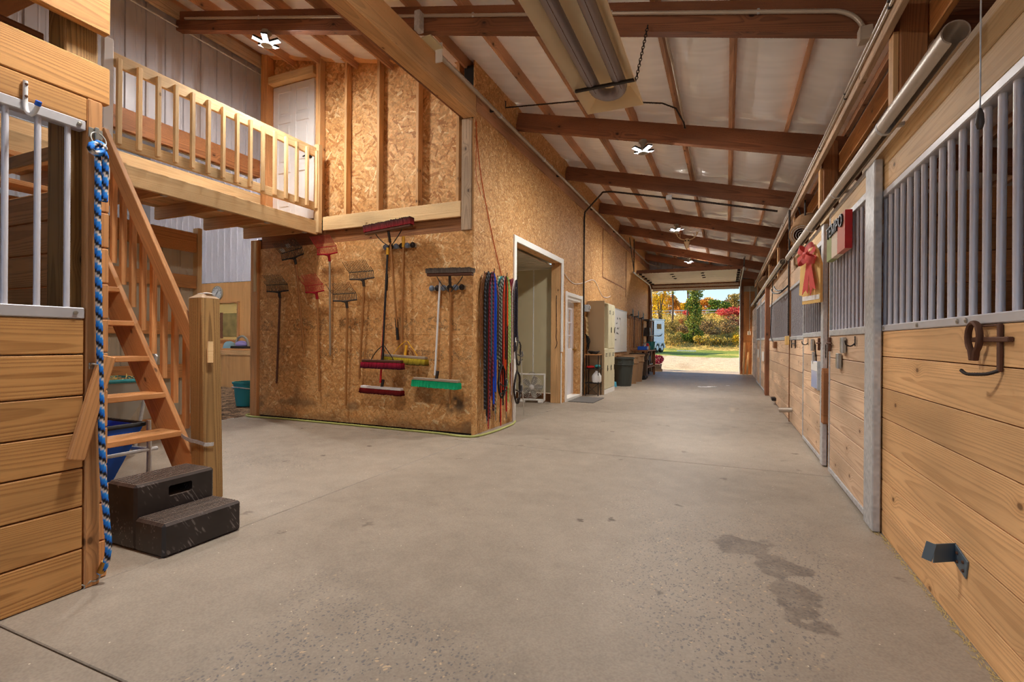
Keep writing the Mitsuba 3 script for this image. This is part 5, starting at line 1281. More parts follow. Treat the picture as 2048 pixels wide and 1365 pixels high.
# ---- signs
sg = thing('name_sign', 'hanging green, white and red sign with black raised letters, on the first stall door', 'sign')
sw, shh, st_ = .70, .275, .045
def sp_(x0, x1, y0, y1, z0, z1, m, nm, lab=None):
    part(sg, nm, bx(x0, x1, y0, y1, z0, z1, .001).m(ON_RIGHT, (.815, 4.91, 1.83)), m, label=lab)
mat('flag_green', (150, 160, 108), .6); mat('flag_white', (222, 208, 188), .6); mat('flag_red', (206, 128, 110), .6); mat('edge_red', (196, 36, 36), .5)
sp_(0, sw * .3, 0, shh, 0, st_, 'flag_green', 'stripe'); sp_(sw * .3, sw * .62, 0, shh, 0, st_, 'flag_white', 'stripe'); sp_(sw * .62, sw - .002, 0, shh, 0, st_, 'flag_red', 'stripe')
part(sg, 'edge', bx(sw - .002, sw + .004, 0, shh, 0, st_, .0005).m(ON_RIGHT, (.815, 4.91, 1.83)), 'edge_red', label='bright red edge')
tm = text('TEMPO', .085, .012); tm.v[:, 0] *= (sw * .9) / tm.v[:, 0].max()
part(sg, 'lettering', tm.m(ON_RIGHT, (.77, 4.89, 2.01)), 'black_plastic', label='black raised letters')
bw = thing('bow_sign', 'small wooden sign tied with a big red bow on the second stall door', 'sign')
bx_ = un((.10, -.29, 0)); BR = np.stack([bx_, (0, 0, 1.0), np.cross(bx_, (0, 0, 1.0))], 1); BO = np.array([.705, 5.68, 1.53])
part(bw, 'board', prism([(0, 0), (.33, .0), (.33, .36), (.26, .5), (.2, .56), (.12, .5), (0, .36)], .022, BR, BO), mat('sign_wood', (222, 184, 116), .6))
part(bw, 'stripe', bx(.01, .32, .03, .075, .022, .026, .001).m(BR, BO), 'white_trim')
part(bw, 'back_board', prism([(-.07, .02), (.02, .0), (.02, .3), (-.04, .36)], .016, BR, BO + (0, .02, .08)), 'sign_wood')
mat('bow_red', (206, 84, 78), .6)
bc = np.array([.18, .46, .05])
for ang, s_ in ((148, .10), (200, .10), (38, .085), (-28, .095)):
    d_ = np.array([math.cos(math.radians(ang)), math.sin(math.radians(ang)), 0]); e_ = np.array([-d_[1], d_[0], 0])
    v, f = [], []
    for q, o in ((0, .0), (1, .07)):                       # a ribbon loop: out, round and back
        for t in np.linspace(0, 2 * np.pi, 15)[:-1]:
            v.append(bc + d_ * s_ * (1 - math.cos(t)) * .8 + np.array([0, 0, .035 * math.sin(t) + .02]) + e_ * (o - .035) * (.45 + .55 * (1 - math.cos(t)) / 2))
    for i in range(14):
        j = (i + 1) % 14; f += [(i, j, 14 + j), (i, 14 + j, 14 + i)]
    part(bw, 'bow_loop', G(v, f).m(BR, BO), 'bow_red', smooth=40)
part(bw, 'bow_knot', ball(.036, bc + (0, 0, .03), (1.2, 1, .8)).m(BR, BO), 'bow_red', smooth=True)
for s_ in (-1, 1):
    part(bw, 'bow_tail', prism([(-.022, 0), (.022, 0), (.06, -.34), (.012, -.31), (-.045, -.37)], .004, BR @ rot((0, 0, 1), 12 * s_), BR @ (bc + (0, -.02, .0)) + BO), 'bow_red')

# ---- hardware on the near stall front
hh = thing('horseshoe_hook', 'rusty horseshoe welded to an iron bracket on the right hand planks', 'hook')
ta = np.linspace(-.35 * np.pi, 1.35 * np.pi, 22)
hs_ = np.array([(.845, 2.385 - .048 * math.cos(t), 1.175 + .055 * math.sin(t)) for t in ta])
part(hh, 'horseshoe', tube(np.vstack([hs_[:1] + (0, .012, -.035), hs_, hs_[-1:] + (0, -.012, -.035)]), .009, 8, flat=1.3), 'rust', smooth=40)
part(hh, 'bracket', bx(.852, .87, 2.16, 2.44, 1.158, 1.176, .003) + bx(.856, .868, 2.225, 2.245, 1.055, 1.222, .003) + bx(.856, .868, 2.235, 2.4, 1.214, 1.22, .002), 'rust')
part(hh, 'lower_hook', tube(spl([(.86, 2.235, 1.06), (.83, 2.26, 1.045), (.80, 2.3, 1.042), (.79, 2.33, 1.055)], 5), .006, 8), 'iron_dark', smooth=40)
AN = np.linspace(0, 2 * np.pi, 41)[:-1]
mbk = thing('door_guide', 'bent galvanised door guide bracket low on the right hand planks', 'bracket')
part(mbk, 'wall_plate', beam((.866, 2.485, .268), (.866, 2.60, .296), .006, .075, up=(0, 0, 1), ch=.001), mat('zinc_dark', (108, 122, 132), .45, .5))
part(mbk, 'arm', beam((.866, 2.598, .296), (.772, 2.52, .305), .005, .075, up=(0, 0, 1), ch=.001), 'zinc_dark')
part(mbk, 'lip', beam((.774, 2.52, .305), (.745, 2.535, .312), .005, .075, up=(0, 0, 1), ch=.001), 'zinc_dark')
part(mbk, 'screw', cat([lathe([(0, 0), (.007, 0), (.005, .005), (0, .005)], 8, (-1, 0, 0), (.862, y, z)) for y, z in ((2.51, .256), (2.51, .29), (2.565, .27), (2.565, .305))]), 'rust')

# ---- hardware on the doors
def hook(y, z, lab, X=.828):
    one('bridle_hook', lab, 'hook', cat([bx(X - .004, X, y - .012, y + .012, z - .02, z + .05, .001), tube(spl([(X - .004, y, z), (X - .03, y, z - .02), (X - .055, y, z - .01), (X - .06, y, z + .02)], 4), .005, 6)]), 'iron_dark', smooth=40)
hook(4.16, 1.15, 'small black hook near the right edge of the first stall door')
hook(6.36, 1.15, 'small black hook near the far edge of the second stall door')
def latch(y, z, lab, w=.11, h=.1, X=.828):
    k = thing('latch_plate', lab, 'latch')
    part(k, 'plate', bx(X - .022, X, y - w / 2, y + w / 2, z - h / 2, z + h / 2, .004), 'zinc')
    part(k, 'fold', bx(X - .03, X - .02, y - w / 2, y - w / 2 + .02, z - h / 2, z + h / 2, .003), 'galvanised')
latch(4.50, 1.135, 'folded zinc holder high on the first stall door', .12, .12)
latch(4.66, 1.01, 'lower zinc latch plate on the first stall door', .12, .12)
latch(5.98, 1.13, 'folded zinc holder high on the second stall door', .1, .12)
latch(5.88, 1.0, 'lower zinc latch plate on the second stall door', .1, .12)
for y, lab in ((5.05, 'rusty bolt latch with chain between the two stall doors'), (5.60, 'dark bolt latch on the near edge of the second stall door')):
    k = thing('bolt_latch', lab, 'latch')
    part(k, 'bolt', cat([rod((.815, y - .1, 1.15), (.815, y + .1, 1.15), .007, 8), bx(.81, .83, y - .015, y + .015, 1.08, 1.2, .003)]), 'rust', smooth=40)
    part(k, 'chain', cat([tube(np.stack([.80 + 0 * AN[::5], y + .06 + .012 * np.cos(AN[::5]), 1.12 - .028 * q + .018 * np.sin(AN[::5])], 1), .003, 5, closed=True) for q in range(4)]), 'iron_dark', smooth=True)
cbd = thing('notice_board', 'blue-white glossy notice board hanging on the second stall door', 'notice board')
part(cbd, 'board', bx(.808, .826, 5.57, 5.98, .70, .97, .003), mat('board_blue', (150, 162, 196), .25))
part(cbd, 'sheet', bx(.804, .808, 5.58, 5.97, .875, .965, .001), 'white_paint', label='white sheet at the top')
part(cbd, 'frame', bx(.80, .828, 5.55, 5.57, .695, .975, .002), 'galvanised')
for i, (y, z) in enumerate(((12.9, .72), (14.7, .75))):
    one('door_notice', ['white notice on the left leaf of the farther stall doors', 'pale notice on the right leaf of the farther stall doors'][i], 'notice', bx(.77, .79 + .01 * (1 - i), y, y + .35, z, z + .22, .002), 'white_paint')
cdr = thing('conduit', 'dark conduit dropping to a tan outlet box on the long weathered stall front', 'conduit')
part(cdr, 'pipe', rod((.835, 8.32, 1.26), (.835, 8.32, 3.1), .014, 8), 'iron_dark', smooth=40)
part(cdr, 'box', bx(.79, .84, 8.26, 8.40, 1.12, 1.25, .006), 'sign_wood', label='tan outlet box')
pcd = thing('power_cord', 'black power cord looping down to a small box on the weathered stall front', 'cord')
part(pcd, 'cable', tube(spl([(.83, 11.0, 2.5), (.82, 11.0, 2.2), (.81, 11.1, 1.7), (.82, 11.4, 1.35), (.82, 11.0, 1.2), (.82, 10.6, 1.15)], 6), .008, 6), 'black_plastic', smooth=True)
part(pcd, 'plug_box', bx(.80, .85, 10.3, 10.6, 1.05, 1.17, .006), 'wood_brown')
ch_ = thing('tack_hook', 'curved black tack hook on the header above the closely set bars', 'hook')
part(ch_, 'arms', cat([tube(spl([(.85, 8.6 + o, 2.02), (.78, 8.7 + o, 1.96), (.72, 8.9 + o, 1.98), (.70, 9.1 + o, 2.06)], 5), .012, 6) for o in (0, .5)]), 'black_plastic', smooth=40)
sk = thing('swing_hanger', 'black square swing-out hanger below the bars of the weathered stall front', 'hanger')
part(sk, 'frame', cat([rod((.83, 7.5, 1.08), (.83, 7.5, 1.19), .008, 6), rod((.83, 7.9, 1.08), (.83, 7.9, 1.19), .008, 6), rod((.83, 7.5, 1.14), (.83, 7.9, 1.14), .008, 6), rod((.83, 7.5, 1.19), (.83, 7.9, 1.19), .006, 6)]), 'iron_dark', smooth=40)
one('drain_stub', 'short pale pipe stub sticking out low on the weathered stall front', 'pipe', rod((.86, 7.98, .21), (.70, 8.05, .19), .034, 14), 'pipe_grey', smooth=40)
one('door_guide', 'small dark door guide at the floor of the weathered stall front', 'bracket', bx(.78, .85, 10.4, 10.62, .07, .13, .005), 'iron_dark')
bf = thing('barn_fan', 'dusty cobwebbed drum fan hanging by the third roof post', 'fan')
part(bf, 'drum', lathe([(.10, -.22), (.16, -.22), (.165, -.2), (.165, .2), (.16, .22), (.10, .22), (.10, .2), (.145, .19), (.145, -.19), (.10, -.2), (.10, -.22)], 20, (.25, .8, .5), (.98, 7.9, 2.72)), mat('dusty', (150, 116, 84), .85), smooth=40)
part(bf, 'grille', cat([lathe([(r, -.225), (r + .006, -.225)], 20, (.25, .8, .5), (.98, 7.9, 2.72)) for r in (.04, .07, .1, .13)]), 'galvanised')
part(bf, 'hanger', cat([rod((.98, 7.9, 2.86), (.98, 7.9, 3.12), .012, 6), rod((.98, 7.98, 2.8), (.93, 8.2, 3.1), .01, 6)]), 'iron_dark', smooth=40)
one('barn_fan', 'second dusty drum fan far along the stalls near the overhead door', 'fan', lathe([(0, -.18), (.15, -.18), (.16, -.16), (.16, .16), (.15, .18), (0, .18)], 18, (.25, .8, .4), (.98, 15.3, 2.8)) + rod((.98, 15.3, 2.95), (.98, 15.3, 3.12), .012, 6), 'dusty', smooth=40)
dg = thing('pull_cord', 'thin pull cord with a dark weight hanging before the right hand bars', 'cord')
part(dg, 'cord', rod((.70, 1.945, 1.86), (.70, 1.945, zr(.7) + .24), .0022, 6), 'galvanised', smooth=40)
part(dg, 'weight', lathe([(0, -.035), (.007, -.032), (.011, -.015), (.009, .012), (.003, .03), (0, .032)], 12, at=(.70, 1.945, 1.835)), 'fork_grey', smooth=True)
# light switch and boards on the jamb wall at the far right
one('switch_box', 'white switch box on the orange jamb beside the overhead door', 'switch', bx(.70, .80, 19.86, 19.95, 1.42, 1.56, .005) + rod((.76, 19.93, 1.56), (.76, 19.93, 3.2), .012, 6), 'white_trim')
for i in range(2): one('leaning_board', ['taller pale board leaning on the orange jamb', 'shorter pale board leaning on the orange jamb'][i], 'board', beam((.56 + .12 * i, 19.70, 0), (.60 + .12 * i, 19.92, 1.15 - .35 * i), .06, .03, up=(0, -1, 0)), 'wood_fresh')
# straw caught along the foot of the right hand planks
stw = []
for i in range(420):
    y = rng.uniform(1.9, 3.75); x = .865 - abs(rng.normal(0, .012)) - (.03 if y > 3.6 else 0) * rng.random()
    t = rng.uniform(0, 6.28); l = rng.uniform(.01, .03)
    stw.append(beam((x, y, .003), (min(x + l * math.cos(t) * .4, .868), y + l * math.sin(t), .003 + rng.uniform(0, .006)), .0015, .0015, ch=.0003))
one('straw', 'wisps of straw along the foot of the right hand planks', 'straw', cat(stw), 'hay_straw'); tag('straw', kind='stuff')


# ================================================================ under the roof
ht = thing('tube_heater', 'long tube heater with a bent metal reflector hanging under the roof', 'heater')
mat('reflector', (244, 226, 192), .4, .1)
hx, hz, hy0, hy1 = -.91, 3.20, -2.2, 4.36
sec = [(-.245, -.02), (-.235, .0), (-.13, .17), (.13, .17), (.235, .0), (.245, -.02)]
pts_o = [(x + hx, z + hz) for x, z in sec]; pts_i = [(x * .99 + hx, z - .004 + hz) for x, z in sec]
part(ht, 'reflector', prism(Polygon(pts_o + pts_i[::-1]), hy1 - hy0, np.array([[1.0, 0, 0], [0, 0, 1.0], [0, 1.0, 0]]), (0, hy0, 0)), 'reflector')
part(ht, 'end_plate', prism(Polygon([(x + hx, z + hz) for x, z in sec]), .003, np.array([[1.0, 0, 0], [0, 0, 1.0], [0, 1.0, 0]]), (0, hy1 - .003, 0)), 'reflector')
for s_ in (-1, 1):
    part(ht, 'tube', rod((hx + s_ * .105, hy0, hz + .04), (hx + s_ * .105, hy1 - .31, hz + .04), .05, 18), mat('tube_grey', (150, 140, 142), .45, .5), smooth=40)
    part(ht, 'seam', rod((hx + s_ * .105 + .01, hy0, hz - .0095), (hx + s_ * .105 + .01, hy1 - .32, hz - .0095), .002, 4), 'rust')
ua = np.linspace(0, np.pi, 15)
part(ht, 'u_bend', tube(np.stack([hx + .105 * np.cos(ua), hy1 - .31 + .15 * np.sin(ua), hz + .04 + 0 * ua], 1), .05, 16), 'tube_grey', smooth=40)
part(ht, 'bracket', bx(hx - .25, hx + .25, hy1 - .44, hy1 - .41, hz - .02, hz - .0, .003), 'iron_dark')
part(ht, 'bracket', bx(hx - .25, hx + .25, 1.4, 1.43, hz - .035, hz - .0, .003), 'iron_dark')
def chain(p, q, n, lab):
    p, q = np.array(p), np.array(q); d = un(q - p); L = np.linalg.norm(q - p) / n
    n1 = un(np.cross(d, (1, 0, 0))); n2 = np.cross(d, n1); a = np.linspace(0, 2 * np.pi, 11)[:-1]
    k = thing('chain', lab, 'chain', 'heater chains')
    for i in range(n):
        c, w = p + d * L * (i + .5), (n1 if i % 2 else n2)
        part(k, 'link', tube(np.array([c + d * (L * .62) * math.cos(t) + w * .011 * math.sin(t) for t in a]), .0032, 5, closed=True), 'iron_dark', smooth=True)
    return k
chain((hx + .25, hy1 - .425, hz - .01), (hx + .31, hy1 - .02 - .23, zr(hx + .31) + .02), 18, 'dark chain holding the near right corner of the tube heater')
chain((hx - .25, 1.415, hz - .01), (hx - .28, 1.69, zr(hx - .28) + .02), 18, 'dark chain holding the tube heater out of view')
# big grey gas pipe along the carrier board
gp = thing('gas_pipe', 'long grey pipe running along the top of the left aisle wall', 'pipe')
part(gp, 'pipe', tube([(WX + .075, 4.42, 4.085), (WX + .075, 18.6, 4.085), (WX + .12, 18.95, 4.05), (WX + .5, 19.3, 3.95)], .026, 14), 'pipe_grey', smooth=40)
part(gp, 'coupling', cat([tube([(WX + .075, y - .02, 4.085), (WX + .075, y + .02, 4.085)], .031, 14) for y in (5.9, 7.6, 7.95, 10.2, 11.6, 13.4)]), 'galvanised', smooth=40)
part(gp, 'clamp', cat([bx(WX + .028, WX + .08, y - .01, y + .01, 4.05, 4.12, .003) for y in (5.7, 8.4, 10.8, 13.2, 15.6)]), 'iron_dark')
eb = thing('pipe_bracket', 'cream angle bracket on a short block at the near end of the grey pipe', 'bracket')
part(eb, 'shelf', bx(WX + .02, WX + .13, 4.16, 4.4, 4.132, 4.15, .003), 'cream_panel')
part(eb, 'stop', bx(WX + .04, WX + .12, 4.385, 4.40, 4.0, 4.2, .003), 'white_trim')
part(eb, 'block', bx(WX + .03, WX + .09, 4.02, 4.10, 4.132, 4.32, .004), 'galvanised')
# conduits on the rafters
rc = thing('conduit', 'pale conduit along the face of the nearest rafter, bending down at the right', 'conduit')
zf = lambda x: zr(x) + .135
part(rc, 'pipe', tube(np.vstack([[(-6.3, 4.135, zf(-6.3)), (-3.1, 4.135, zf(-3.1)), (-1.4, 4.135, zf(-1.4)), (.55, 4.135, zf(.55))], spl([(.66, 4.135, zf(.66)), (.78, 4.13, zf(.78) - .03), (.84, 4.12, zf(.84) - .10), (.855, 4.1, 3.3)], 5)]), .016, 10), 'pipe_grey', smooth=40)
part(rc, 'box', bx(.82, .90, 4.06, 4.14, 3.22, 3.32, .005), 'pipe_grey')
part(rc, 'clamp', cat([beam((x, 4.128, zf(x) - .022), (x, 4.128, zf(x) + .022), .02, .012, up=(0, 1, 0)) for x in (-5, -3.6, -2.2, -.9, .2)]), 'galvanised')
pc = thing('conduit', 'thin conduit clipped along a purlin in the middle of the roof', 'conduit')
px_ = -.52
part(pc, 'pipe', tube([(px_, 4.3, zr(px_) + .25), (px_, 4.9, zr(px_) + .25), (px_ + .02, 5.0, zr(px_) + .19), (px_ + .02, 6.5, zr(px_) + .19), (px_ + .02, 9.3, zr(px_) + .245), (px_ + .02, 15, zr(px_) + .245)], .014, 8), 'pipe_grey', smooth=40)
bl = thing('cable', 'black cable crossing under the purlins beyond the tube heater', 'cable')
part(bl, 'run', tube([(WX + .02, 6.2, 4.42), (WX + .02, 6.2, 4.33), (-1.6, 5.95, 4.10), (-.7, 5.95, 3.90), (-.56, 6.05, 3.86), (-.5, 6.4, 3.83), (-.5, 6.6, 3.84)], .009, 8), 'iron_dark', smooth=40)
sk_ = thing('deer_skull', 'pale deer skull with antlers mounted on a far rafter', 'skull')
c_ = np.array([-.98, 13.98, 3.80])
mat('bone', (214, 188, 150), .6)
part(sk_, 'skull', ball(.075, c_ + (0, -.02, .02), (1, .8, 1.15)) + lathe([(.06, .0), (.045, -.09), (.025, -.17), (0, -.18)], 12, at=c_ + (0, -.04, 0)), 'bone', smooth=True)
for s_ in (-1, 1):
    part(sk_, 'antler', cat([tube(spl([c_ + (s_ * .05, -.02, .06), c_ + (s_ * .18, -.06, .1), c_ + (s_ * .25, -.1, .2), c_ + (s_ * .2, -.14, .28)], 5), .013, 6), tube([c_ + (s_ * .18, -.06, .1), c_ + (s_ * .17, -.12, .2)], .01, 6), tube([c_ + (s_ * .24, -.09, .18), c_ + (s_ * .3, -.1, .26)], .009, 6)]), 'bone', smooth=True)
part(sk_, 'eye_socket', cat([ball(.02, c_ + (s_ * .04, -.075, .03), sub=1) for s_ in (-1, 1)]), 'black_plastic', smooth=True)


# ================================================================ outdoors
PY = np.array([21.48, 22, 25, 30, 33, 36, 40, 43, 46, 50, 54, 58, 61, 64, 70, 90, 150])
PZ = np.array([-.03, -.03, .02, .18, .27, .31, .36, .5, 1.1, 2.1, 3.1, 3.85, 4.25, 4.3, 4.3, 4.7, 6.5])
def hz_(X, Y):
    b = np.clip((Y - 43) / 8, 0, 1) * np.clip((66 - Y) / 6, .1, 1)
    return np.interp(Y, PY, PZ) + b * .55 * (meshkit.fbm(st3(X * .45, Y * .45, 0), 3, 9) - .5) + .05 * (meshkit.fbm(st3(X * 1.1, Y * 1.1, 1), 2, 3) - .5) * np.clip((Y - 21.5) / 2, 0, 1)
def turf(p, n, uv):
    a = fbm(p.x * .5, p.y * .5, 1., 4); b = fbm(p.x * 5, p.y * 5, 2., 3); c = noise(p.x * 30, p.y * 30, 1.)
    grav = mix(lin(150, 136, 116), lin(192, 178, 152), b) * (.75 + .5 * c)
    trk = smoothstep(.55, .7, noise(p.x * 1.2 + .6 * noise(p.y * .3), p.y * .12, 4.)) * smoothstep(.4, .6, b)
    grav = mix(grav, lin(132, 112, 88), trk * .6)
    lawn = mix(lin(84, 102, 48), lin(120, 130, 66), b) * (.75 + .5 * c)
    lawn = mix(lawn, lin(196, 178, 96), smoothstep(.55, .75, a) * .5)
    bank = mix(lin(146, 126, 74), lin(212, 182, 108), smoothstep(.3, .7, a * .5 + b * .5)) * (.7 + .5 * c)
    road = mix(lin(190, 172, 128), lin(206, 188, 146), b)
    y = p.y + 1.6 * (noise(p.x * .6, p.y * .6, 7.) - .5) + .8 * (b - .5)
    col = mix(grav, lawn, smoothstep(32.2, 33.2, y))
    col = mix(col, bank, smoothstep(42.3, 44.2, y))
    return mix(col, road, smoothstep(60.5, 62, y))
mat('turf', mikit.proc(turf), .9, 0., .1)
struct('ground_outside', grid(-45, 30, 21.49, 150, 200, 300, hz_), 'turf', smooth=True, label='sunlit gravel yard, lawn and grassy bank beyond the open door')

scene['leaves'] = two({'type': 'diffuse', 'reflectance': {'type': 'mesh_attribute', 'name': 'vertex_color'}})
def leafage(lumps, n, size, pal, seed):
    """leaf quads scattered through ellipsoid lumps (centre, radii)"""
    r = np.random.default_rng(seed)
    pal = np.array([lin(*c) for c in pal])
    w = np.array([np.prod(l[1]) ** (2 / 3) for l in lumps]); w /= w.sum()
    li = r.choice(len(lumps), n, p=w)
    c = np.array([l[0] for l in lumps])[li]; ra = np.array([l[1] for l in lumps])[li]
    d = r.normal(0, 1, (n, 3)); d /= np.linalg.norm(d, axis=1)[:, None]
    p = c + d * ra * (r.uniform(.25, 1.05, (n, 1)) ** .6)
    a = r.normal(0, 1, (n, 3)); a /= np.linalg.norm(a, axis=1)[:, None]
    b = np.cross(a, r.normal(0, 1, (n, 3))); b /= np.linalg.norm(b, axis=1)[:, None]
    s = size * r.uniform(.6, 1.3, (n, 1))
    v = np.stack([p - a * s * .5, p + b * s * .28, p + a * s * .5, p - b * s * .28], 1).reshape(-1, 3)
    i = np.arange(n)[:, None] * 4
    f = np.vstack([i + [0, 1, 2], i + [0, 2, 3]])
    k = (li * 7 + r.integers(0, 3, n)) % len(pal)
    col = pal[np.where(r.random(n) < .6, k, r.integers(0, len(pal), n))] * r.uniform(.7, 1.25, (n, 1))
    return G(v, f, None, np.repeat(col, 4, 0))
YEL = [(236, 190, 40), (214, 170, 44), (240, 206, 80), (190, 160, 50)]
ORG = [(224, 164, 62), (206, 138, 58), (232, 184, 84), (180, 130, 70)]
GRN = [(96, 122, 50), (126, 146, 62), (70, 92, 44), (150, 160, 80)]
OLV = [(158, 144, 84), (182, 162, 96), (124, 114, 70), (206, 180, 104)]
RED = [(206, 78, 82), (224, 104, 100), (178, 60, 68), (226, 140, 112)]
BRN = [(166, 140, 100), (138, 116, 86), (190, 160, 108), (116, 102, 78)]
mat('bark', (92, 74, 58), .85)
def tree(x, y, h, w, pal, lab, n=2600, size=.30, seed=1, group=None, trunk=.35, name='tree', lift=.0):
    k = thing(name, lab, name, group)
    z = float(hz_(np.array([x]), np.array([y]))[0]) - .05
    r = np.random.default_rng(seed)
    L = [((x, y, z + h * (trunk + (1 - trunk) * .5)), (w * .36, w * .36, h * (1 - trunk) * .42))]
    for i in range(9):
        a = r.uniform(0, 6.28); t = r.uniform(.12, .92)
        q = w * .34 * math.sqrt(max(.1, 1 - (t - .35) ** 2 * 1.6))
        L.append(((x + q * math.cos(a), y + q * math.sin(a), z + h * (trunk + (1 - trunk) * t)), (w * .2, w * .2, h * (1 - trunk) * .16)))
    part(k, 'crown', leafage(L, n, size, pal, seed), 'leaves', kind='stuff')
    part(k, 'trunk', cat([tube([(x, y, z), (x + .05 * w, y, z + h * trunk), (x, y, z + h * .8)], [.05 * w + .04, .035 * w + .03, .01], 8)] + [tube([(x, y, z + h * (trunk + .05 * i)), (l[0][0] * .7 + x * .3, l[0][1] * .7 + y * .3, l[0][2])], [.022 * w, .006], 6) for i, l in enumerate(L[1:6])]), 'bark', smooth=40)
    return k
TR = [(-13.5, 84, 7.5, 5, YEL, 'yellow'), (-10.6, 88, 6.4, 4.6, YEL, 'golden'), (-8.4, 92, 6.2, 4.4, ORG, 'orange'), (-6.2, 96, 4.6, 4.2, ORG, 'low rust-coloured'), (-4.4, 88, 5.0, 4.2, YEL, 'bright yellow'), (-2.0, 92, 5.2, 5, ORG, 'broad orange'),
      (-.2, 90, 4.8, 4.4, GRN, 'green'), (1.4, 96, 5.0, 4.6, BRN, 'brownish'), (3.0, 94, 6.6, 5, OLV, 'pointed olive'), (4.8, 90, 4.6, 4.4, ORG, 'small orange'), (6.6, 88, 5.0, 4.6, YEL, 'yellow-green'), (-15.5, 96, 8, 6, OLV, 'tall olive'), (8.6, 94, 6, 5, ORG, 'far orange')]
for i, (x, y, h, w, pal, c) in enumerate(TR):
    pos = ['at the left behind the white trailer', 'left of centre beyond the road', 'beyond the road above the trailer', 'in the dip of the tree line', 'just left of the vine-covered tree', 'directly behind the vine-covered tree', 'right of the vine-covered tree', 'low in the tree line right of centre', 'forming the peak of the tree line at the right', 'right of the peak of the tree line', 'at the right of the door opening', 'farthest left in the tree line', 'farthest right in the tree line'][i]
    tree(x - 1.0, y, h * .78, w * .85, pal, f'{c} autumn tree {pos}', 2600, .34, 20 + i, None, .2)
# vine-covered tree and thin yellow tree
vt = thing('tree', 'slender vine-covered green tree in the middle of the door opening', 'tree')
vz = float(hz_(np.array([-2.6]), np.array([46.]))[0])
part(vt, 'vines', leafage([((-2.6 + .14 * math.sin(i * 1.7), 46 + .1 * math.cos(i), vz + .25 + .48 * i), (.62 + .12 * math.sin(i * 2.3), .6, .45)) for i in range(17)], 8500, .17, GRN + [(176, 176, 92), (206, 180, 80)], 3), 'leaves', kind='stuff')
part(vt, 'crown', leafage([((-2.5 + .5 * math.sin(i * 2), 46, vz + 5.2 + .4 * i), (.55, .55, .5)) for i in range(8)], 2600, .17, ORG + YEL, 4), 'leaves', kind='stuff', label='orange top leaves')
part(vt, 'trunk', tube([(-2.6, 46, vz - .1), (-2.65, 46, vz + 4), (-2.5, 46, vz + 8)], [.17, .14, .06], 8), 'bark', smooth=40)
tree(-5.6, 47, 5.4, 2.6, YEL, 'thin young yellow tree just above the white trailer', 1500, .16, 61, None, .25)
tree(-4.9, 51, 7.4, 1.2, GRN, 'sparse tall sapling with few leaves against the sky at the left', 240, .16, 62, None, .35)
tree(-3.6, 52, 6.6, 1.3, OLV, 'sparse sapling left of the vine-covered tree', 260, .16, 63, None, .5)
tree(2.1, 47, 7.5, 2.2, GRN, 'green tree edge at the right side of the door opening', 2600, .17, 64, None, .3)
def bush(x, y, w, h, pal, lab, n=1500, size=.13, seed=1, group=None):
    z = float(hz_(np.array([x]), np.array([y]))[0])
    r = np.random.default_rng(seed)
    L = [((x + r.uniform(-.35, .35) * w, y + r.uniform(-.3, .3) * w, z + h * r.uniform(.25, .75)), (w * r.uniform(.2, .34), w * .25, h * r.uniform(.2, .32))) for _ in range(7)]
    k = thing('bush', lab, 'bush', group)
    part(k, 'foliage', leafage(L, n, size, pal, seed), 'leaves', kind='stuff')
    part(k, 'stem', cat([tube([(x, y, z - .05), (l[0][0], l[0][1], l[0][2])], [.02, .006], 5) for l in L]), 'bark')
for i, (x, y, w, h, pal, lab) in enumerate([
        (-.55, 58, 2.2, 1.1, RED, 'large red sumac bush on top of the bank right of the vine tree'), (.9, 58, 1.9, 1.1, RED, 'red sumac bush on top of the bank at the right'), (1.9, 56.5, 1.6, 1.6, RED, 'red sumac bush at the right edge of the door opening'),
        (.9, 52, 2.4, 1.4, RED[:2] + BRN, 'reddish bush halfway down the bank at the right'), (-3.6, 57, 1.4, 1.2, RED, 'small red bush just left of the vine tree'), (-4.1, 53, .9, .7, RED[:2] + OLV, 'little reddish bush on the bank left of the vine tree')]):
    bush(x, y, w, h, pal, lab, 1700, .15, 100 + i)
r_ = np.random.default_rng(77)
BP = [(-4.6, 50.5, OLV), (-3.7, 49, BRN), (-4.8, 47.2, OLV), (-3.6, 46.3, GRN), (-1.7, 49.5, BRN), (-.8, 51.5, OLV), (-1.2, 47.2, BRN), (.2, 49, BRN), (1.3, 49.6, GRN), (.5, 46.5, OLV), (1.7, 46.6, BRN), (-.3, 45.2, YEL[2:] + OLV), (1.2, 44.9, YEL[1:] + GRN), (-2.0, 44.8, YEL[2:] + OLV), (-4.2, 45, OLV), (-6.2, 50, OLV), (-7.2, 46, BRN), (3.2, 48, OLV), (3.0, 45.2, YEL[1:] + OLV), (-3.0, 51, OLV)]
WH = ['high on the bank above the trailer', 'dark, left of the vine tree', 'just behind the trailer', 'green, at the foot of the bank left of the vine tree', 'right beside the vine tree trunk', 'high on the bank right of the vine tree', 'dark, low on the bank right of the vine tree', 'in the middle of the bank at the right', 'green, below the reddish bush', 'low on the bank right of centre', 'dark, low at the right edge of the bank', 'yellowish, at the lawn edge right of the vine tree', 'bright yellow-green, at the lawn edge on the right', 'yellowish, at the lawn edge under the vine tree', 'at the lawn edge beside the trailer', 'behind the trailer roof', 'hidden behind the trailer', 'off to the right of the opening', 'yellow, at the far right lawn edge', 'high on the bank left of the vine tree']
for i, ((x, y, pal), wh) in enumerate(zip(BP, WH)):
    bush(x, y, r_.uniform(1.5, 2.4), r_.uniform(.8, 1.5), pal, 'scrubby autumn bush ' + wh, 1300, .13, 200 + i)
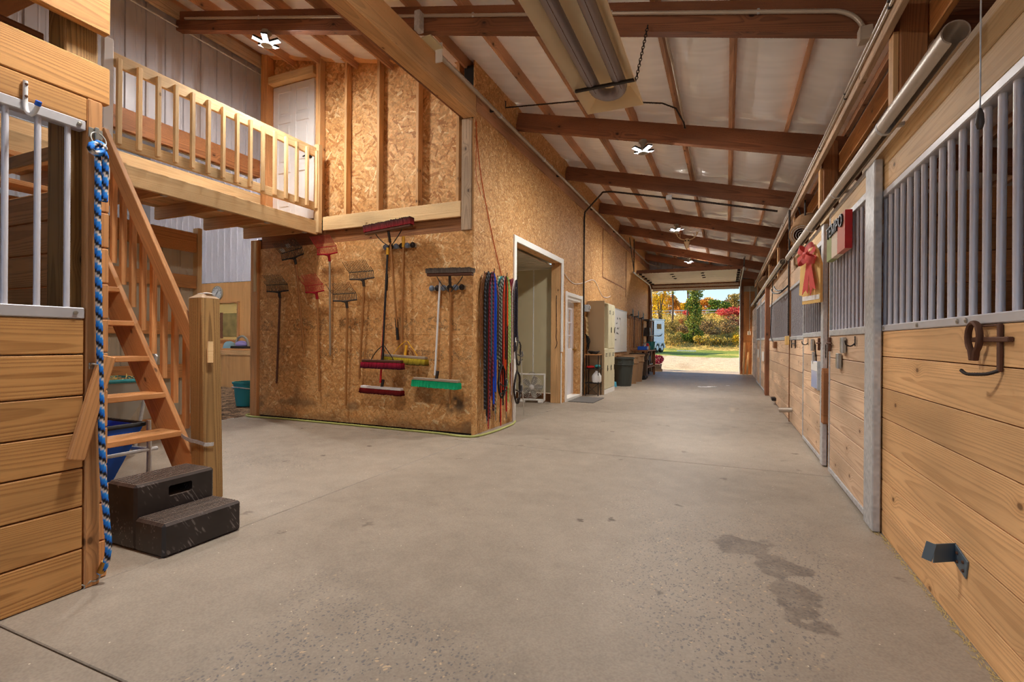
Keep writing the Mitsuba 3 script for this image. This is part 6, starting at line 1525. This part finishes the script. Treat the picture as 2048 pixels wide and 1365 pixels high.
# long dry grass on the bank
n = 15000
gx_, gy_ = r_.uniform(-14, 8, n), r_.uniform(43.2, 62, n)
gz_ = hz_(gx_, gy_); hh_ = r_.uniform(.15, .5, n) * np.clip((gy_ - 42.5) / 3, .3, 1); th = r_.uniform(0, 6.28, n); le = r_.normal(0, .18, (n, 2))
v = np.stack([np.stack([gx_ - .025 * np.cos(th), gy_ - .025 * np.sin(th), gz_ - .02], 1), np.stack([gx_ + .025 * np.cos(th), gy_ + .025 * np.sin(th), gz_ - .02], 1), np.stack([gx_ + le[:, 0], gy_ + le[:, 1], gz_ + hh_], 1)], 1).reshape(-1, 3)
gp_ = np.array([lin(*c) for c in ((226, 190, 96), (196, 166, 84), (150, 146, 70), (236, 208, 124), (120, 126, 60))])
one('dry_grass', 'long dry yellow grass covering the bank', 'grass', G(v, np.arange(3 * n).reshape(-1, 3), None, np.repeat(gp_[r_.integers(0, 5, n)] * r_.uniform(.7, 1.1, (n, 1)), 3, 0)), 'leaves'); tag('dry_grass', kind='stuff')
gr = thing('guard_rail', 'pale guard rail along the road on top of the bank', 'fence')
part(gr, 'rail', cat([bx(-30, 20, 62.4, 62.46, 4.82, 4.95), bx(-30, 20, 62.4, 62.46, 4.55, 4.62)]), 'galvanised')
for i in range(14): part(gr, 'post', bx(-26 + 3 * i, -25.9 + 3 * i, 62.46, 62.56, 4.1, 5.0), 'wood_grey')

# horse trailer
TX = np.array([.32, .947, 0]); TYv = np.array([-.947, .32, 0]); TO = np.array([-4.38, 40.0, .34])
TR_ = np.stack([TX, TYv, np.array([0, 0, 1.0])], 1)
hm_ = thing('horse_trailer', 'white horse trailer parked on the grass beyond the door', 'trailer')
def tp(g): return g.m(TR_, TO)
mat('trailer_white', (226, 230, 238), .3)
part(hm_, 'body', tp(cbox(5.0, 1.95, 2.0, .09).m(t=(-2.5, .98, 1.5))), 'trailer_white')
part(hm_, 'roof_cap', tp(cbox(5.04, 1.99, .1, .03).m(t=(-2.5, .98, 2.5))), 'white_paint')
part(hm_, 'window', tp(cbox(.72, .02, .38, .02).m(t=(-1.0, -.005, 1.98))), mat('dark_glass', (40, 38, 42), .1), label='dark side window')
part(hm_, 'swoosh', tp(prism([(-1.8, 1.28), (-.9, 1.30), (-.42, 1.46), (-.62, 1.26), (-1.0, 1.22), (-1.8, 1.24)], .006, np.array([[1.0, 0, 0], [0, 0, -1.0], [0, 1, 0]]), (0, -.002, 0))), 'fork_grey', label='grey swoosh stripe')
for x in (-1.28, -.5):
    w_ = part(hm_, 'wheel', tp(lathe([(0, -.1), (.27, -.1), (.345, -.07), (.35, 0), (.345, .07), (.27, .1), (0, .1)], 24, (0, 1, 0), (x, .08, .35))), 'black_plastic', smooth=40)
    part(w_, 'rim', tp(lathe([(0, .0), (.17, .0), (.2, -.012), (.205, 0)], 20, (0, -1, 0), (x, -.024, .35))), 'white_paint', smooth=40)
fa = np.linspace(0, np.pi, 12)
part(hm_, 'fender', tp(cat([tube(np.stack([x + .42 * np.cos(fa), -.02 + 0 * fa, .36 + .42 * np.sin(fa)], 1), .06, 8, flat=1.6) for x in (-1.28, -.5)])), 'white_paint', smooth=40)
part(hm_, 'marker_lamp', tp(cbox(.1, .06, .1, .01).m(t=(.03, .05, 2.48))), 'iron_dark')
part(hm_, 'jack', tp(rod((-4.9, .98, .02), (-4.9, .98, .6), .05)), 'iron_dark')
one('board_on_grass', 'pale board lying on the grass right of the trailer', 'board', bx(-3.6, -2.2, 41.2, 41.5, .42, .5), 'white_trim')
